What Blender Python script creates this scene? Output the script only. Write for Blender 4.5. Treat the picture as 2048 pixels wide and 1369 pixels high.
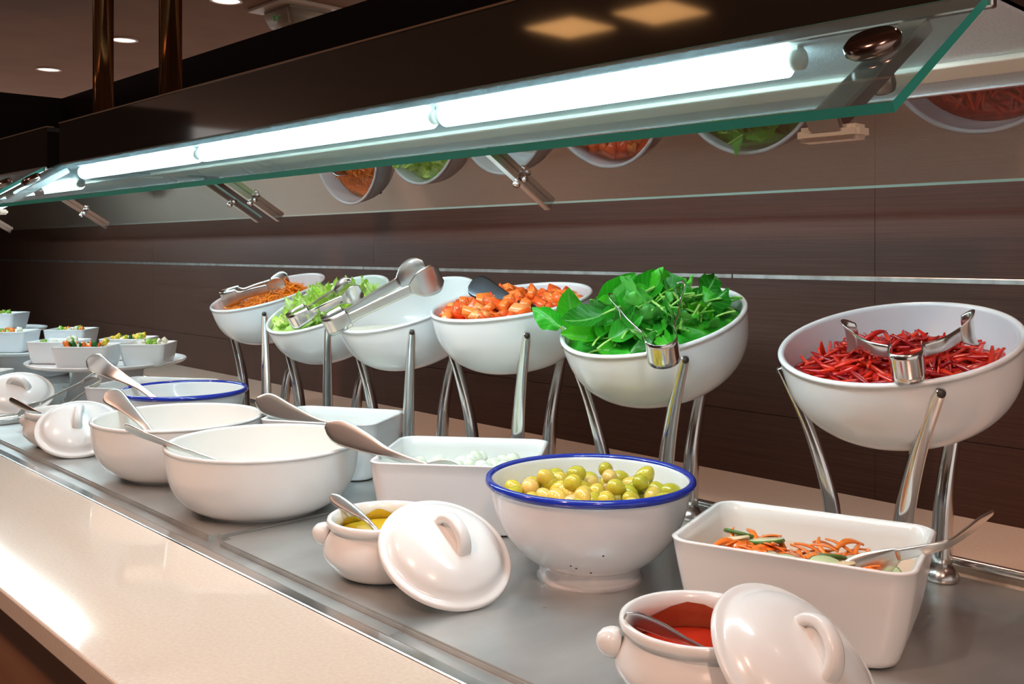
import bpy, bmesh, math, random
from mathutils import Vector, Matrix, Quaternion
random.seed(7)
for o in list(bpy.data.objects): bpy.data.objects.remove(o)
S = bpy.context.scene
C = S.collection
EYE = 1.25                      # height of the photographer's eye; buffet worktop at 0.90
PI = math.pi
# ------------------------------------------------------------------ camera, world, exposure
cd = bpy.data.cameras.new('camera'); cam = bpy.data.objects.new('camera', cd); C.objects.link(cam)
cd.sensor_width = 36.0; cd.lens = 1933 / 2048 * 36; cd.shift_y = -(684.5 - 502) / 2048
cd.clip_start = 0.02
cam.location = (0, 0, EYE); cam.rotation_euler = (PI / 2, 0, math.atan2(0.723, 0.691))
S.camera = cam
S.view_settings.view_transform = 'Standard'; S.view_settings.look = 'None'
S.view_settings.gamma = 1.0; S.view_settings.use_curve_mapping = False
S.view_settings.exposure = 0.36
W = bpy.data.worlds.new('world'); S.world = W; W.use_nodes = True
W.node_tree.nodes['Background'].inputs[0].default_value = (1.0, 0.91, 0.86, 1)
W.node_tree.nodes['Background'].inputs[1].default_value = 0.6
TUBE = 28.0                     # fluorescent tube emission
def spot(name, loc, target, power, col, size, blend=0.6, radius=0.04):
    l = bpy.data.lights.new(name, 'SPOT'); l.energy = power; l.color = col; l.spot_size = math.radians(size)
    l.spot_blend = blend; l.shadow_soft_size = radius
    o = bpy.data.objects.new(name, l); C.objects.link(o); o.location = loc
    o.rotation_euler = (Vector(target) - Vector(loc)).to_track_quat('-Z', 'Y').to_euler()
    return o
WARM = (1.0, 0.62, 0.47)
# warm ceiling spots over the customer aisle
for x, y, tx, p in ((-3.4, -0.55, -2.9, 34), (-1.9, -0.55, -1.6, 48), (-0.5, -0.6, -0.6, 48), (0.9, -0.5, 0.1, 48)):
    spot('ceiling_spot_offscreen', (x, y, 2.57), (tx, 0.52, 0.9), p, WARM, 68, 0.6)

# warm ceiling spots close to the wall, washing the rear ledge
BACKSPOTS = ((-2.1, 1.22), (-0.9, 1.22), (0.3, 1.22))
for x, y in BACKSPOTS: spot('ceiling_spot_offscreen', (x, y, 2.57), (x, y, 0.9), 26, WARM, 62, 0.7)

# ------------------------------------------------------------------ materials
def mat(name, col, rough=0.5, metal=0.0, spec=0.5, coat=0.0, sss=0.0, emit=None, es=0.0, trans=0.0, ior=1.45, alpha=1.0):
    m = bpy.data.materials.new(name); m.use_nodes = True
    b = m.node_tree.nodes['Principled BSDF']
    b.inputs['Base Color'].default_value = (*col, 1); b.inputs['Roughness'].default_value = rough
    b.inputs['Metallic'].default_value = metal; b.inputs['Specular IOR Level'].default_value = spec
    b.inputs['Coat Weight'].default_value = coat; b.inputs['Coat Roughness'].default_value = 0.06
    b.inputs['Transmission Weight'].default_value = trans; b.inputs['IOR'].default_value = ior
    if sss: b.inputs['Subsurface Weight'].default_value = sss; b.inputs['Subsurface Radius'].default_value = (.01, .006, .003); b.inputs['Subsurface Scale'].default_value = 0.5
    if emit: b.inputs['Emission Color'].default_value = (*emit, 1); b.inputs['Emission Strength'].default_value = es
    return m
def N(m, t, **kw):
    n = m.node_tree.nodes.new(t)
    for k, v in kw.items():
        if hasattr(n, k): setattr(n, k, v)
        else: n.inputs[k].default_value = v
    return n
def L(m, a, b): m.node_tree.links.new(a, b)
def ramp(m, fac, stops):
    r = N(m, 'ShaderNodeValToRGB'); e = r.color_ramp.elements
    while len(e) < len(stops): e.new(0.5)
    for i, (p, c) in enumerate(stops): e[i].position = p; e[i].color = (*c, 1)
    L(m, fac, r.inputs[0]); return r.outputs[0]
def noise_col(m, scale, stops, coords='Object', stretch=(1, 1, 1), detail=4, bump=0.0, rough=None, bdist=0.001):
    b = m.node_tree.nodes['Principled BSDF']
    tc = N(m, 'ShaderNodeTexCoord'); mp = N(m, 'ShaderNodeMapping'); mp.inputs['Scale'].default_value = stretch
    L(m, tc.outputs[coords], mp.inputs[0])
    n = N(m, 'ShaderNodeTexNoise'); n.inputs['Scale'].default_value = scale; n.inputs['Detail'].default_value = detail
    L(m, mp.outputs[0], n.inputs['Vector'])
    if stops: L(m, ramp(m, n.outputs['Fac'], stops), b.inputs['Base Color'])
    if rough: 
        mr = N(m, 'ShaderNodeMapRange'); mr.inputs['To Min'].default_value, mr.inputs['To Max'].default_value = rough
        mr.inputs['From Min'].default_value, mr.inputs['From Max'].default_value = 0.3, 0.7
        L(m, n.outputs['Fac'], mr.inputs['Value']); L(m, mr.outputs[0], b.inputs['Roughness'])
    if bump:
        bp = N(m, 'ShaderNodeBump'); bp.inputs['Strength'].default_value = bump; bp.inputs['Distance'].default_value = bdist
        L(m, n.outputs['Fac'], bp.inputs['Height']); L(m, bp.outputs[0], b.inputs['Normal'])
    return m
def rnd_col(m, stops):                      # colour varies from copy to copy
    b = m.node_tree.nodes['Principled BSDF']; oi = N(m, 'ShaderNodeObjectInfo')
    L(m, ramp(m, oi.outputs['Random'], stops), b.inputs['Base Color']); return m

M = {}
M['porcelain'] = mat('white_melamine', (0.80, 0.79, 0.77), 0.22, coat=0.25)
M['porcelain_cool'] = mat('white_porcelain', (0.78, 0.79, 0.80), 0.18, coat=0.3)
M['enamel'] = mat('white_enamel', (0.78, 0.77, 0.78), 0.16, coat=0.4)
M['blue'] = mat('cobalt_enamel', (0.012, 0.03, 0.33), 0.14, coat=0.5)
M['chrome'] = mat('polished_steel', (0.74, 0.72, 0.70), 0.16, 1.0)
M['steel'] = mat('satin_steel', (0.62, 0.60, 0.58), 0.26, 1.0)
M['cutlery'] = mat('stainless_cutlery', (0.80, 0.78, 0.75), 0.28, 1.0)
M['gunmetal'] = mat('dark_grey_steel', (0.10, 0.11, 0.13), 0.22, 0.9)
M['darksteel'] = noise_col(mat('dark_channel_steel', (0.12, 0.10, 0.09), 0.5, 0.7), 30, [(0.3, (0.05, 0.042, 0.036)), (0.7, (0.09, 0.075, 0.065))])
M['tray'] = noise_col(mat('brushed_tray_steel', (0.40, 0.38, 0.36), 0.36, 0.75), 7, [(0.25, (0.44, 0.45, 0.44)), (0.75, (0.62, 0.63, 0.61))], stretch=(2, 1, 1), rough=(0.27, 0.36))
M['stone'] = noise_col(mat('cream_quartz', (0.72, 0.58, 0.46), 0.08, coat=0.3), 260, [(0.3, (0.70, 0.575, 0.465)), (0.7, (0.76, 0.64, 0.53))], detail=2)
M['cabinet'] = noise_col(mat('brown_cabinet_laminate', (0.2, 0.09, 0.045), 0.4), 3, [(0.3, (0.20, 0.085, 0.042)), (0.7, (0.26, 0.12, 0.062))], stretch=(1, 1, 14))
M['wood'] = noise_col(mat('wenge_laminate', (0.05, 0.03, 0.02), 0.5, spec=0.25), 9, [(0.28, (0.064, 0.027, 0.018)), (0.72, (0.096, 0.045, 0.032))], stretch=(0.6, 1, 60), detail=6, bump=0.15, rough=(0.36, 0.5))
M['seam'] = mat('wall_backing_board', (0.02, 0.012, 0.009), 0.7)
M['darkwall'] = noise_col(mat('dark_brown_paint', (0.02, 0.01, 0.008), 0.8), 4, [(0.3, (0.018, 0.009, 0.007)), (0.7, (0.024, 0.012, 0.009))])
M['roomwall'] = noise_col(mat('brown_room_paint', (0.1, 0.06, 0.04), 0.7), 3, [(0.3, (0.16, 0.10, 0.065)), (0.7, (0.20, 0.13, 0.085))])
M['pilaster'] = noise_col(mat('orange_wood_pilaster', (0.3, 0.14, 0.06), 0.5), 5, [(0.3, (0.30, 0.14, 0.06)), (0.7, (0.4, 0.2, 0.09))], stretch=(1, 1, .1))
M['ceiling'] = noise_col(mat('brown_ceiling_paint', (0.17, 0.1, 0.065), 0.85), 3, [(0.3, (0.24, 0.110, 0.060)), (0.7, (0.28, 0.135, 0.074))])
M['floor'] = noise_col(mat('brown_floor_tile', (0.16, 0.1, 0.07), 0.35), 4, [(0.3, (0.30, 0.22, 0.17)), (0.7, (0.38, 0.28, 0.22))])
M['alu'] = noise_col(mat('aluminium_strip', (0.6, 0.58, 0.55), 0.35, 0.9), 18, [(0.3, (0.40, 0.37, 0.34)), (0.7, (0.62, 0.60, 0.57))], stretch=(3, 1, 1))
M['fascia'] = mat('black_glass_fascia', (0.012, 0.009, 0.007), 0.05, coat=0.6, ior=2.3)
M['fedge'] = mat('bronze_edge', (0.25, 0.16, 0.10), 0.3, 0.8)
M['underside'] = noise_col(mat('stippled_steel_reflector', (0.5, 0.7, 0.75), 0.38, 0.35), 420, [(0.3, (0.58, 0.66, 0.69)), (0.7, (0.74, 0.80, 0.82))], detail=2, bump=0.5, bdist=0.0015)
M['cream'] = mat('cream_painted_rail', (0.80, 0.74, 0.62), 0.4)
M['bronze'] = noise_col(mat('bronze_post', (0.45, 0.24, 0.1), 0.16, 1.0), 40, [(0.3, (0.34, 0.18, 0.08)), (0.7, (0.55, 0.31, 0.14))], stretch=(4, 4, 0.02))
M['bolt'] = mat('bronze_knob', (0.28, 0.19, 0.16), 0.18, 1.0)
M['glassedge'] = mat('green_glass_edge', (0.03, 0.31, 0.25), 0.35, spec=0.3)
M['paleedge'] = mat('pale_glass_edge', (0.35, 0.62, 0.56), 0.1, coat=0.5, trans=0.4)
M['tube'] = mat('fluorescent_tube', (1, 1, 1), 0.5, emit=(0.70, 0.92, 1.0), es=TUBE)
M['lampwhite'] = mat('downlight_glow', (1, 1, 1), 0.5, emit=(1.0, 0.86, 0.78), es=1.3)
M['panelglow'] = mat('warm_panel_glow', (1, 1, 1), 0.5, emit=(1.0, 0.48, 0.16), es=2.4)
M['lampplastic'] = mat('beige_lamp_plastic', (0.62, 0.47, 0.37), 0.4)
M['lamplens'] = mat('frosted_lamp_lens', (0.44, 0.35, 0.26), 0.3)
M['greenmark'] = mat('green_exit_mark', (0.10, 0.5, 0.12), 0.5)
def glass_mat(name, tint, gain, haze=0.0):
    m = bpy.data.materials.new(name); m.use_nodes = True; nt = m.node_tree
    nt.nodes.remove(nt.nodes['Principled BSDF']); out = nt.nodes['Material Output']
    tr = N(m, 'ShaderNodeBsdfTransparent'); tr.inputs[0].default_value = (*tint, 1)
    gl = N(m, 'ShaderNodeBsdfGlossy'); gl.inputs['Roughness'].default_value = 0.0; gl.inputs['Color'].default_value = (1, 1, 1, 1)
    fr = N(m, 'ShaderNodeFresnel'); fr.inputs['IOR'].default_value = 1.5
    ge = N(m, 'ShaderNodeNewGeometry')          # only the outer skin of the slab mirrors
    a = N(m, 'ShaderNodeMath', operation='SUBTRACT'); a.inputs[0].default_value = 1.0; L(m, ge.outputs['Backfacing'], a.inputs[1])
    b = N(m, 'ShaderNodeMath', operation='MULTIPLY'); L(m, fr.outputs[0], b.inputs[0]); L(m, a.outputs[0], b.inputs[1])
    c = N(m, 'ShaderNodeMath', operation='MULTIPLY', use_clamp=True); L(m, b.outputs[0], c.inputs[0]); c.inputs[1].default_value = gain
    mx = N(m, 'ShaderNodeMixShader'); L(m, c.outputs[0], mx.inputs[0]); L(m, tr.outputs[0], mx.inputs[1]); L(m, gl.outputs[0], mx.inputs[2])
    if haze:                                    # even bluish haze, added so the pane glows in the tube light
        tl = N(m, 'ShaderNodeBsdfTranslucent'); tl.inputs[0].default_value = (0.72, 0.94, 1.0, 1)
        h = N(m, 'ShaderNodeMixShader'); h.inputs[0].default_value = haze; L(m, mx.outputs[0], h.inputs[1]); L(m, tl.outputs[0], h.inputs[2]); L(m, h.outputs[0], out.inputs[0]); return m
    L(m, mx.outputs[0], out.inputs[0]); return m
M['hazyglass'] = glass_mat('glow_haze_glass', (0.86, 0.96, 0.96), 1.7, 0.06)
M['glass'] = glass_mat('guard_glass', (0.90, 0.96, 0.95), 2.6)
# food
M['beet'] = rnd_col(mat('beetroot', (0.4, 0.01, 0.01), 0.22, coat=0.3), [(0, (0.26, 0.006, 0.008)), (0.5, (0.56, 0.016, 0.010)), (1, (0.76, 0.045, 0.016))])
M['beetbed'] = noise_col(mat('beetroot_bed', (0.2, 0.005, 0.007), 0.4), 120, [(0.3, (0.26, 0.006, 0.008)), (0.7, (0.60, 0.02, 0.011))])
def leaf_mat(name, stops, back):
    m = mat(name, (0.05, 0.3, 0.02), 0.38); b = m.node_tree.nodes['Principled BSDF']
    oi = N(m, 'ShaderNodeObjectInfo'); c0 = ramp(m, oi.outputs['Random'], stops)
    tc = N(m, 'ShaderNodeTexCoord'); sx = N(m, 'ShaderNodeSeparateXYZ'); L(m, tc.outputs['UV'], sx.inputs[0])
    ab = N(m, 'ShaderNodeMath', operation='SUBTRACT'); L(m, sx.outputs[0], ab.inputs[0]); ab.inputs[1].default_value = 0.5
    a2 = N(m, 'ShaderNodeMath', operation='ABSOLUTE'); L(m, ab.outputs[0], a2.inputs[0])
    # side veins run up from the midrib
    ad = N(m, 'ShaderNodeMath', operation='MULTIPLY_ADD'); L(m, a2.outputs[0], ad.inputs[0]); ad.inputs[1].default_value = -0.7; L(m, sx.outputs[1], ad.inputs[2])
    ml = N(m, 'ShaderNodeMath', operation='MULTIPLY'); L(m, ad.outputs[0], ml.inputs[0]); ml.inputs[1].default_value = 40
    sn = N(m, 'ShaderNodeMath', operation='SINE'); L(m, ml.outputs[0], sn.inputs[0])
    v1 = N(m, 'ShaderNodeMapRange'); L(m, sn.outputs[0], v1.inputs['Value']); v1.inputs['From Min'].default_value = 0.86; v1.inputs['From Max'].default_value = 1.0; v1.inputs['To Max'].default_value = 0.35
    v2 = N(m, 'ShaderNodeMapRange'); L(m, a2.outputs[0], v2.inputs['Value']); v2.inputs['From Min'].default_value = 0.012; v2.inputs['From Max'].default_value = 0.05; v2.inputs['To Min'].default_value = 0.8; v2.inputs['To Max'].default_value = 0
    mxv = N(m, 'ShaderNodeMath', operation='MAXIMUM'); L(m, v1.outputs[0], mxv.inputs[0]); L(m, v2.outputs[0], mxv.inputs[1])
    mx = N(m, 'ShaderNodeMixRGB'); L(m, mxv.outputs[0], mx.inputs[0]); L(m, c0, mx.inputs[1]); mx.inputs[2].default_value = (*back, 1)
    ge = N(m, 'ShaderNodeNewGeometry'); mb = N(m, 'ShaderNodeMixRGB'); mm = N(m, 'ShaderNodeMath', operation='MULTIPLY'); L(m, ge.outputs['Backfacing'], mm.inputs[0]); mm.inputs[1].default_value = 0.45
    L(m, mm.outputs[0], mb.inputs[0]); L(m, mx.outputs[0], mb.inputs[1]); mb.inputs[2].default_value = (*back, 1)
    L(m, mb.outputs[0], b.inputs['Base Color'])
    # leaves let light through
    tl = N(m, 'ShaderNodeBsdfTranslucent'); L(m, mb.outputs[0], tl.inputs[0]); ms = N(m, 'ShaderNodeMixShader'); ms.inputs[0].default_value = 0.3
    out = m.node_tree.nodes['Material Output']; L(m, b.outputs[0], ms.inputs[1]); L(m, tl.outputs[0], ms.inputs[2]); L(m, ms.outputs[0], out.inputs[0])
    return m
M['spinach'] = leaf_mat('spinach_leaf', [(0, (0.014, 0.18, 0.008)), (0.45, (0.03, 0.42, 0.012)), (1, (0.12, 0.66, 0.02))], (0.22, 0.56, 0.16))
M['stem'] = rnd_col(mat('spinach_stem', (0.2, 0.5, 0.08), 0.4, sss=0.1), [(0, (0.12, 0.42, 0.03)), (1, (0.36, 0.62, 0.14))])
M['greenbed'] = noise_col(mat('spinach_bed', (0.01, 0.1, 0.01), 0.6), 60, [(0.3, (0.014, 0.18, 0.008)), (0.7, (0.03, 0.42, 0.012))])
M['darkleaf'] = mat('dark_green_leaf', (0.012, 0.10, 0.010), 0.4)
M['lettuce'] = leaf_mat('lettuce_shred', [(0, (0.36, 0.66, 0.02)), (0.5, (0.58, 0.80, 0.10)), (1, (0.80, 0.88, 0.38))], (0.72, 0.84, 0.46))
M['lettucebed'] = noise_col(mat('lettuce_bed', (0.4, 0.6, 0.15), 0.5), 70, [(0.3, (0.28, 0.55, 0.05)), (0.7, (0.60, 0.75, 0.30))])
M['tomato'] = rnd_col(mat('tomato_flesh', (0.7, 0.1, 0.03), 0.25, coat=0.3, sss=0.1), [(0, (0.82, 0.07, 0.012)), (0.5, (0.95, 0.17, 0.025)), (0.85, (0.95, 0.22, 0.03)), (1, (0.90, 0.36, 0.12))])
M['tomatobed'] = noise_col(mat('tomato_bed', (0.6, 0.1, 0.04), 0.3), 80, [(0.3, (0.82, 0.08, 0.014)), (0.7, (0.95, 0.22, 0.03))])
M['carrot'] = noise_col(mat('carrot_shred', (0.75, 0.2, 0.01), 0.4), 150, [(0.3, (0.80, 0.15, 0.003)), (0.7, (0.98, 0.32, 0.012))])
M['mayo'] = mat('white_dressing', (0.82, 0.80, 0.66), 0.25, sss=0.1)
M['olive'] = rnd_col(mat('green_olive', (0.5, 0.42, 0.05), 0.2, coat=0.4), [(0, (0.46, 0.42, 0.03)), (0.4, (0.64, 0.50, 0.05)), (0.7, (0.74, 0.52, 0.11)), (1, (0.80, 0.48, 0.20))])
M['brine'] = mat('olive_brine', (0.40, 0.36, 0.06), 0.08, coat=0.4)
M['onion'] = rnd_col(mat('pearl_onion', (0.8, 0.82, 0.7), 0.2, coat=0.4, sss=0.2), [(0, (0.66, 0.74, 0.58)), (1, (0.86, 0.87, 0.78))])
M['onionbrine'] = mat('onion_brine', (0.66, 0.72, 0.62), 0.08)
M['ketchup'] = mat('red_sauce', (0.50, 0.03, 0.012), 0.12, coat=0.4)
M['ketchupfilm'] = noise_col(mat('dried_red_sauce', (0.40, 0.07, 0.03), 0.35), 26, [(0.3, (0.34, 0.05, 0.02)), (0.7, (0.48, 0.13, 0.06))])
M['mustard'] = mat('yellow_sauce', (0.62, 0.42, 0.025), 0.15, coat=0.4)
M['orange'] = mat('orange_carrot_strip', (0.85, 0.20, 0.025), 0.25, coat=0.3)
M['cucumber'] = mat('pale_cucumber_flesh', (0.58, 0.66, 0.36), 0.25, coat=0.3)
M['cucskin'] = mat('cucumber_skin', (0.08, 0.16, 0.03), 0.3)
M['pickle'] = mat('pale_pickle', (0.74, 0.66, 0.42), 0.25, coat=0.3)
M['vinegar'] = mat('vinegar_dressing', (0.62, 0.42, 0.28), 0.06, coat=0.4)
M['cornyellow'] = mat('yellow_pepper_bit', (0.72, 0.55, 0.06), 0.3)
M['chopgreen'] = mat('chopped_green', (0.25, 0.48, 0.06), 0.35)
M['creamsauce'] = mat('creamy_dressing', (0.74, 0.66, 0.52), 0.3)

# ------------------------------------------------------------------ mesh helpers (z given relative to the eye height)
def new_obj(name, bm, m, parent=None, smooth=False, mats=None):
    me = bpy.data.meshes.new(name); bm.to_mesh(me); bm.free()
    for mm in (mats or [m]): me.materials.append(mm)
    if smooth:
        for p in me.polygons: p.use_smooth = True
    o = bpy.data.objects.new(name, me); C.objects.link(o)
    if parent: o.parent = parent
    return o
def tag(o, label, cat, group=None, kind=None):
    if label: o['label'] = label
    if cat: o['category'] = cat
    if group: o['group'] = group
    if kind: o['kind'] = kind
    return o
def struct(o, label=None): 
    o['kind'] = 'structure'
    if label: o['label'] = label
    return o
def thing(name, label, cat, loc, rz=0.0, group=None, mat4=None):
    e = bpy.data.objects.new(name, None); C.objects.link(e); e.empty_display_size = 0.02
    if mat4 is not None: e.matrix_world = mat4
    else: e.location = loc; e.rotation_euler = (0, 0, rz)
    return tag(e, label, cat, group)
def Zp(z): return EYE + z
def box(bm, x0, x1, y0, y1, z0, z1):
    vs = [bm.verts.new(p) for p in ((x0, y0, z0), (x1, y0, z0), (x1, y1, z0), (x0, y1, z0), (x0, y0, z1), (x1, y0, z1), (x1, y1, z1), (x0, y1, z1))]
    fs = [bm.faces.new([vs[i] for i in f]) for f in ((0, 3, 2, 1), (4, 5, 6, 7), (0, 1, 5, 4), (1, 2, 6, 5), (2, 3, 7, 6), (3, 0, 4, 7))]
    return vs, fs
def boxo(name, x0, x1, y0, y1, z0, z1, m, parent=None, bev=0.0, seg=2):
    bm = bmesh.new(); box(bm, x0, x1, y0, y1, Zp(z0), Zp(z1))
    if bev: bmesh.ops.bevel(bm, geom=bm.edges[:], offset=bev, segments=seg, affect='EDGES', profile=0.5)
    return new_obj(name, bm, m, parent)
def cylx(name, x0, x1, y, z, r, m, parent=None, seg=20):
    bm = bmesh.new(); rings = []
    for x in (x0, x1): rings.append([bm.verts.new((x, y + r * math.cos(2 * PI * i / seg), Zp(z) + r * math.sin(2 * PI * i / seg))) for i in range(seg)])
    for i in range(seg): bm.faces.new((rings[0][i], rings[0][(i + 1) % seg], rings[1][(i + 1) % seg], rings[1][i]))
    bm.faces.new(rings[0][::-1]); bm.faces.new(rings[1])
    bmesh.ops.recalc_face_normals(bm, faces=bm.faces)
    return new_obj(name, bm, m, parent, True)
def lathe_bm(prof, seg=64):
    bm = bmesh.new(); rings = []
    for r, z in prof:
        if r < 1e-6: rings.append([bm.verts.new((0, 0, z))])
        else: rings.append([bm.verts.new((r * math.cos(2 * PI * i / seg), r * math.sin(2 * PI * i / seg), z)) for i in range(seg)])
    for a, b in zip(rings, rings[1:]):
        for i in range(seg):
            j = (i + 1) % seg
            if len(a) == 1 and len(b) == 1: continue
            if len(a) == 1: bm.faces.new((a[0], b[j], b[i]))
            elif len(b) == 1: bm.faces.new((a[i], a[j], b[0]))
            else: bm.faces.new((a[i], a[j], b[j], b[i]))
    bmesh.ops.recalc_face_normals(bm, faces=bm.faces)
    return bm
def interp(tab, x):
    if x <= tab[0][0]: return tab[0][1]
    for (a, va), (b, vb) in zip(tab, tab[1:]):
        if x <= b: return va + (vb - va) * (x - a) / (b - a)
    return tab[-1][1]
def smooth_prof(pts, n=6):
    out = []
    P = [pts[0]] + list(pts) + [pts[-1]]
    for i in range(1, len(P) - 2):
        for k in range(n):
            t = k / n; p = []
            for d in range(len(P[0])):
                p0, p1, p2, p3 = P[i - 1][d], P[i][d], P[i + 1][d], P[i + 2][d]
                p.append(0.5 * (2 * p1 + (p2 - p0) * t + (2 * p0 - 5 * p1 + 4 * p2 - p3) * t * t + (3 * p1 - p0 - 3 * p2 + p3) * t ** 3))
            out.append(tuple(p))
    out.append(tuple(pts[-1])); return out
def sweep(name, pts, widths, wvec, thick, m, parent=None, n=6, cups=None, thicks=None, sec=10):
    """flat bar swept along a smooth path: wvec is the direction of its width (one, or one per point)."""
    k = len(pts)
    wv = wvec if isinstance(wvec[0], (tuple, list, Vector)) else [wvec] * k
    th = thicks or [thick] * k; cu = cups or [0.0] * k
    rows = [(*pts[i], widths[i], *wv[i], th[i], cu[i]) for i in range(k)]
    rows = smooth_prof(rows, n)
    bm = bmesh.new(); rings = []
    for i, r in enumerate(rows):
        p = Vector(r[:3]); a = Vector(rows[max(i - 1, 0)][:3]); b = Vector(rows[min(i + 1, len(rows) - 1)][:3])
        t = (b - a).normalized(); w = Vector(r[4:7]); w = (w - t * w.dot(t)).normalized(); nn = t.cross(w)
        hw, ht = max(r[3], 0.0006) / 2, r[7] / 2; ring = []
        for q in range(sec):
            an = 2 * PI * (q + 0.5) / sec; cx, cy = math.cos(an), math.sin(an)
            sx = math.copysign(abs(cx) ** 0.6, cx); sy = math.copysign(abs(cy) ** 0.6, cy)
            ring.append(bm.verts.new(p + w * hw * sx + nn * (ht * sy + r[8] * sx * sx)))
        rings.append(ring)
    for a, b in zip(rings, rings[1:]):
        for i in range(sec): bm.faces.new((a[i], a[(i + 1) % sec], b[(i + 1) % sec], b[i]))
    bm.faces.new(rings[0][::-1]); bm.faces.new(rings[-1])
    bmesh.ops.recalc_face_normals(bm, faces=bm.faces)
    return new_obj(name, bm, m, parent, True)
def slab(name, A, B, x0, x1, t, m, edge, parent):
    """glass pane between two (y,z) lines, with its thickness towards the upper side; edges in their own green."""
    ay, az = A; by, bz = B; d = Vector((by - ay, bz - az)).normalized(); nrm = Vector((-d.y, d.x))
    if nrm.y < 0: nrm = -nrm
    bm = bmesh.new(); V = []
    for x in (x0, x1):
        V.append([bm.verts.new((x, y + nrm.x * o, Zp(z + nrm.y * o))) for (y, z, o) in ((ay, az, 0), (by, bz, 0), (by, bz, t), (ay, az, t))])
    a, b = V
    f1 = bm.faces.new((a[0], a[1], b[1], b[0])); f2 = bm.faces.new((a[2], a[3], b[3], b[2]))
    es = [bm.faces.new((a[1], a[2], b[2], b[1])), bm.faces.new((a[3], a[0], b[0], b[3])), bm.faces.new(a[::-1]), bm.faces.new(b)]
    for e in es: e.material_index = 1
    bmesh.ops.recalc_face_normals(bm, faces=bm.faces)
    return new_obj(name, bm, None, parent, mats=[m, edge])

# ------------------------------------------------------------------ the setting
XL, XR = -10.0, 3.2
struct(boxo('floor', XL, XR, -5, 6.2, -1.30, -1.25, M['floor']))
struct(boxo('ceiling', XL, XR, -5, 6.2, 1.35, 1.40, M['ceiling']))
wf = struct(boxo('wall_front', XL, XR, -5.1, -5.0, -1.25, 1.35, M['roomwall']))
for i, x in enumerate((-8.2, -6.1, -4.0, -1.9, 0.2)):
    boxo('pilaster', x - 0.11, x + 0.11, -5.0, -4.9, -1.25, 1.35, M['pilaster'], wf)
# tall dark partition behind the buffet, turning the corner on the left
struct(boxo('wall_rear', -5.9, XR, 2.0, 2.12, -1.25, 0.891, M['darkwall']))
struct(boxo('wall_left', -6.02, -5.9, -1.5, 2.12, -1.25, 0.891, M['darkwall']))
# brown panelled splashback wall
YW = 1.308
wb = struct(boxo('wall_back', -5.9, 1.8, YW + 0.010, YW + 0.06, -1.25, 0.46, M['seam']), 'dark brown wood panelled wall behind the buffet')
xs = [-5.9, -5.43, -4.23, -3.03, -1.83, -0.63, 0.57, 1.8]
for a, b in zip(xs, xs[1:]):
    for z0, z1 in ((-0.352, -0.2512), (-0.2502, -0.0438), (-0.0362, 0.46)):
        boxo('panel', a + 0.0002, b - 0.0002, YW, YW + 0.012, z0, z1, M['wood'], wb, 0.0003, 1)
xt = [-5.9, -3.3, -1.87, -0.864, 0.6, 1.8]
for a, b in zip(xt, xt[1:]):
    boxo('metal_strip', a + 0.001, b - 0.001, YW - 0.0015, YW + 0.011, -0.0436, -0.0364, M['alu'], wb, 0.0008, 1)

# ------------------------------------------------------------------ buffet counter
ZC, ZT = -0.35, -0.36
CX0, CX1 = -5.85, 1.3
ct = thing('buffet_counter', 'long cream stone buffet counter with sunken steel tray well', 'counter', (0, 0, 0))
boxo('front_worktop', CX0, CX1, 0.308, 0.511, ZC - 0.022, ZC, M['stone'], ct, 0.002)
boxo('rear_worktop', CX0, CX1, 1.113, YW, ZC - 0.022, ZC, M['stone'], ct, 0.002)
boxo('cabinet_panel', CX0, CX1, 0.352, 0.37, -1.25, ZC - 0.021, M['cabinet'], ct)
boxo('well_floor', CX0, CX1, 0.36, 1.30, -0.40, -0.3660, M['tray'], ct)
for (a, b) in ((-5.8, -2.225), (-2.175, CX1)):
    boxo('chrome_trim', a, b, 0.508, 0.526, ZC - 0.018, ZC + 0.0012, M['chrome'], ct, 0.003, 3)
    cylx('chrome_trim', a, b, 1.1075, ZC + 0.002, 0.0058, M['chrome'], ct)
for x in (-2.232, -2.178):
    boxo('cross_bar', x - 0.009, x + 0.009, 0.526, 1.102, ZC - 0.022, ZC + 0.002, M['chrome'], ct, 0.003, 3)
boxo('cross_strip', -2.223, -2.187, 0.516, 1.113, ZC - 0.022, ZC - 0.001, M['stone'], ct)
def tray_plate(x0, x1):
    bm = bmesh.new(); vs, fs = box(bm, x0, x1, 0.566, 1.098, Zp(-0.3665), Zp(ZT))
    ve = [e for e in bm.edges if abs(e.verts[0].co.z - e.verts[1].co.z) > 0.004]
    bmesh.ops.bevel(bm, geom=ve, offset=0.012, segments=4, affect='EDGES')
    te = [e for e in bm.edges if e.verts[0].co.z > Zp(ZT) - 1e-4 and e.verts[1].co.z > Zp(ZT) - 1e-4]
    bmesh.ops.bevel(bm, geom=te, offset=0.002, segments=2, affect='EDGES')
    return new_obj('tray_plate', bm, M['tray'], ct)
for a, b in ((-5.2, -4.225), (-4.215, -3.235), (-3.225, -2.245), (-2.165, -1.135), (-1.127, -0.105), (-0.097, 0.95)): tray_plate(a, b)

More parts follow.
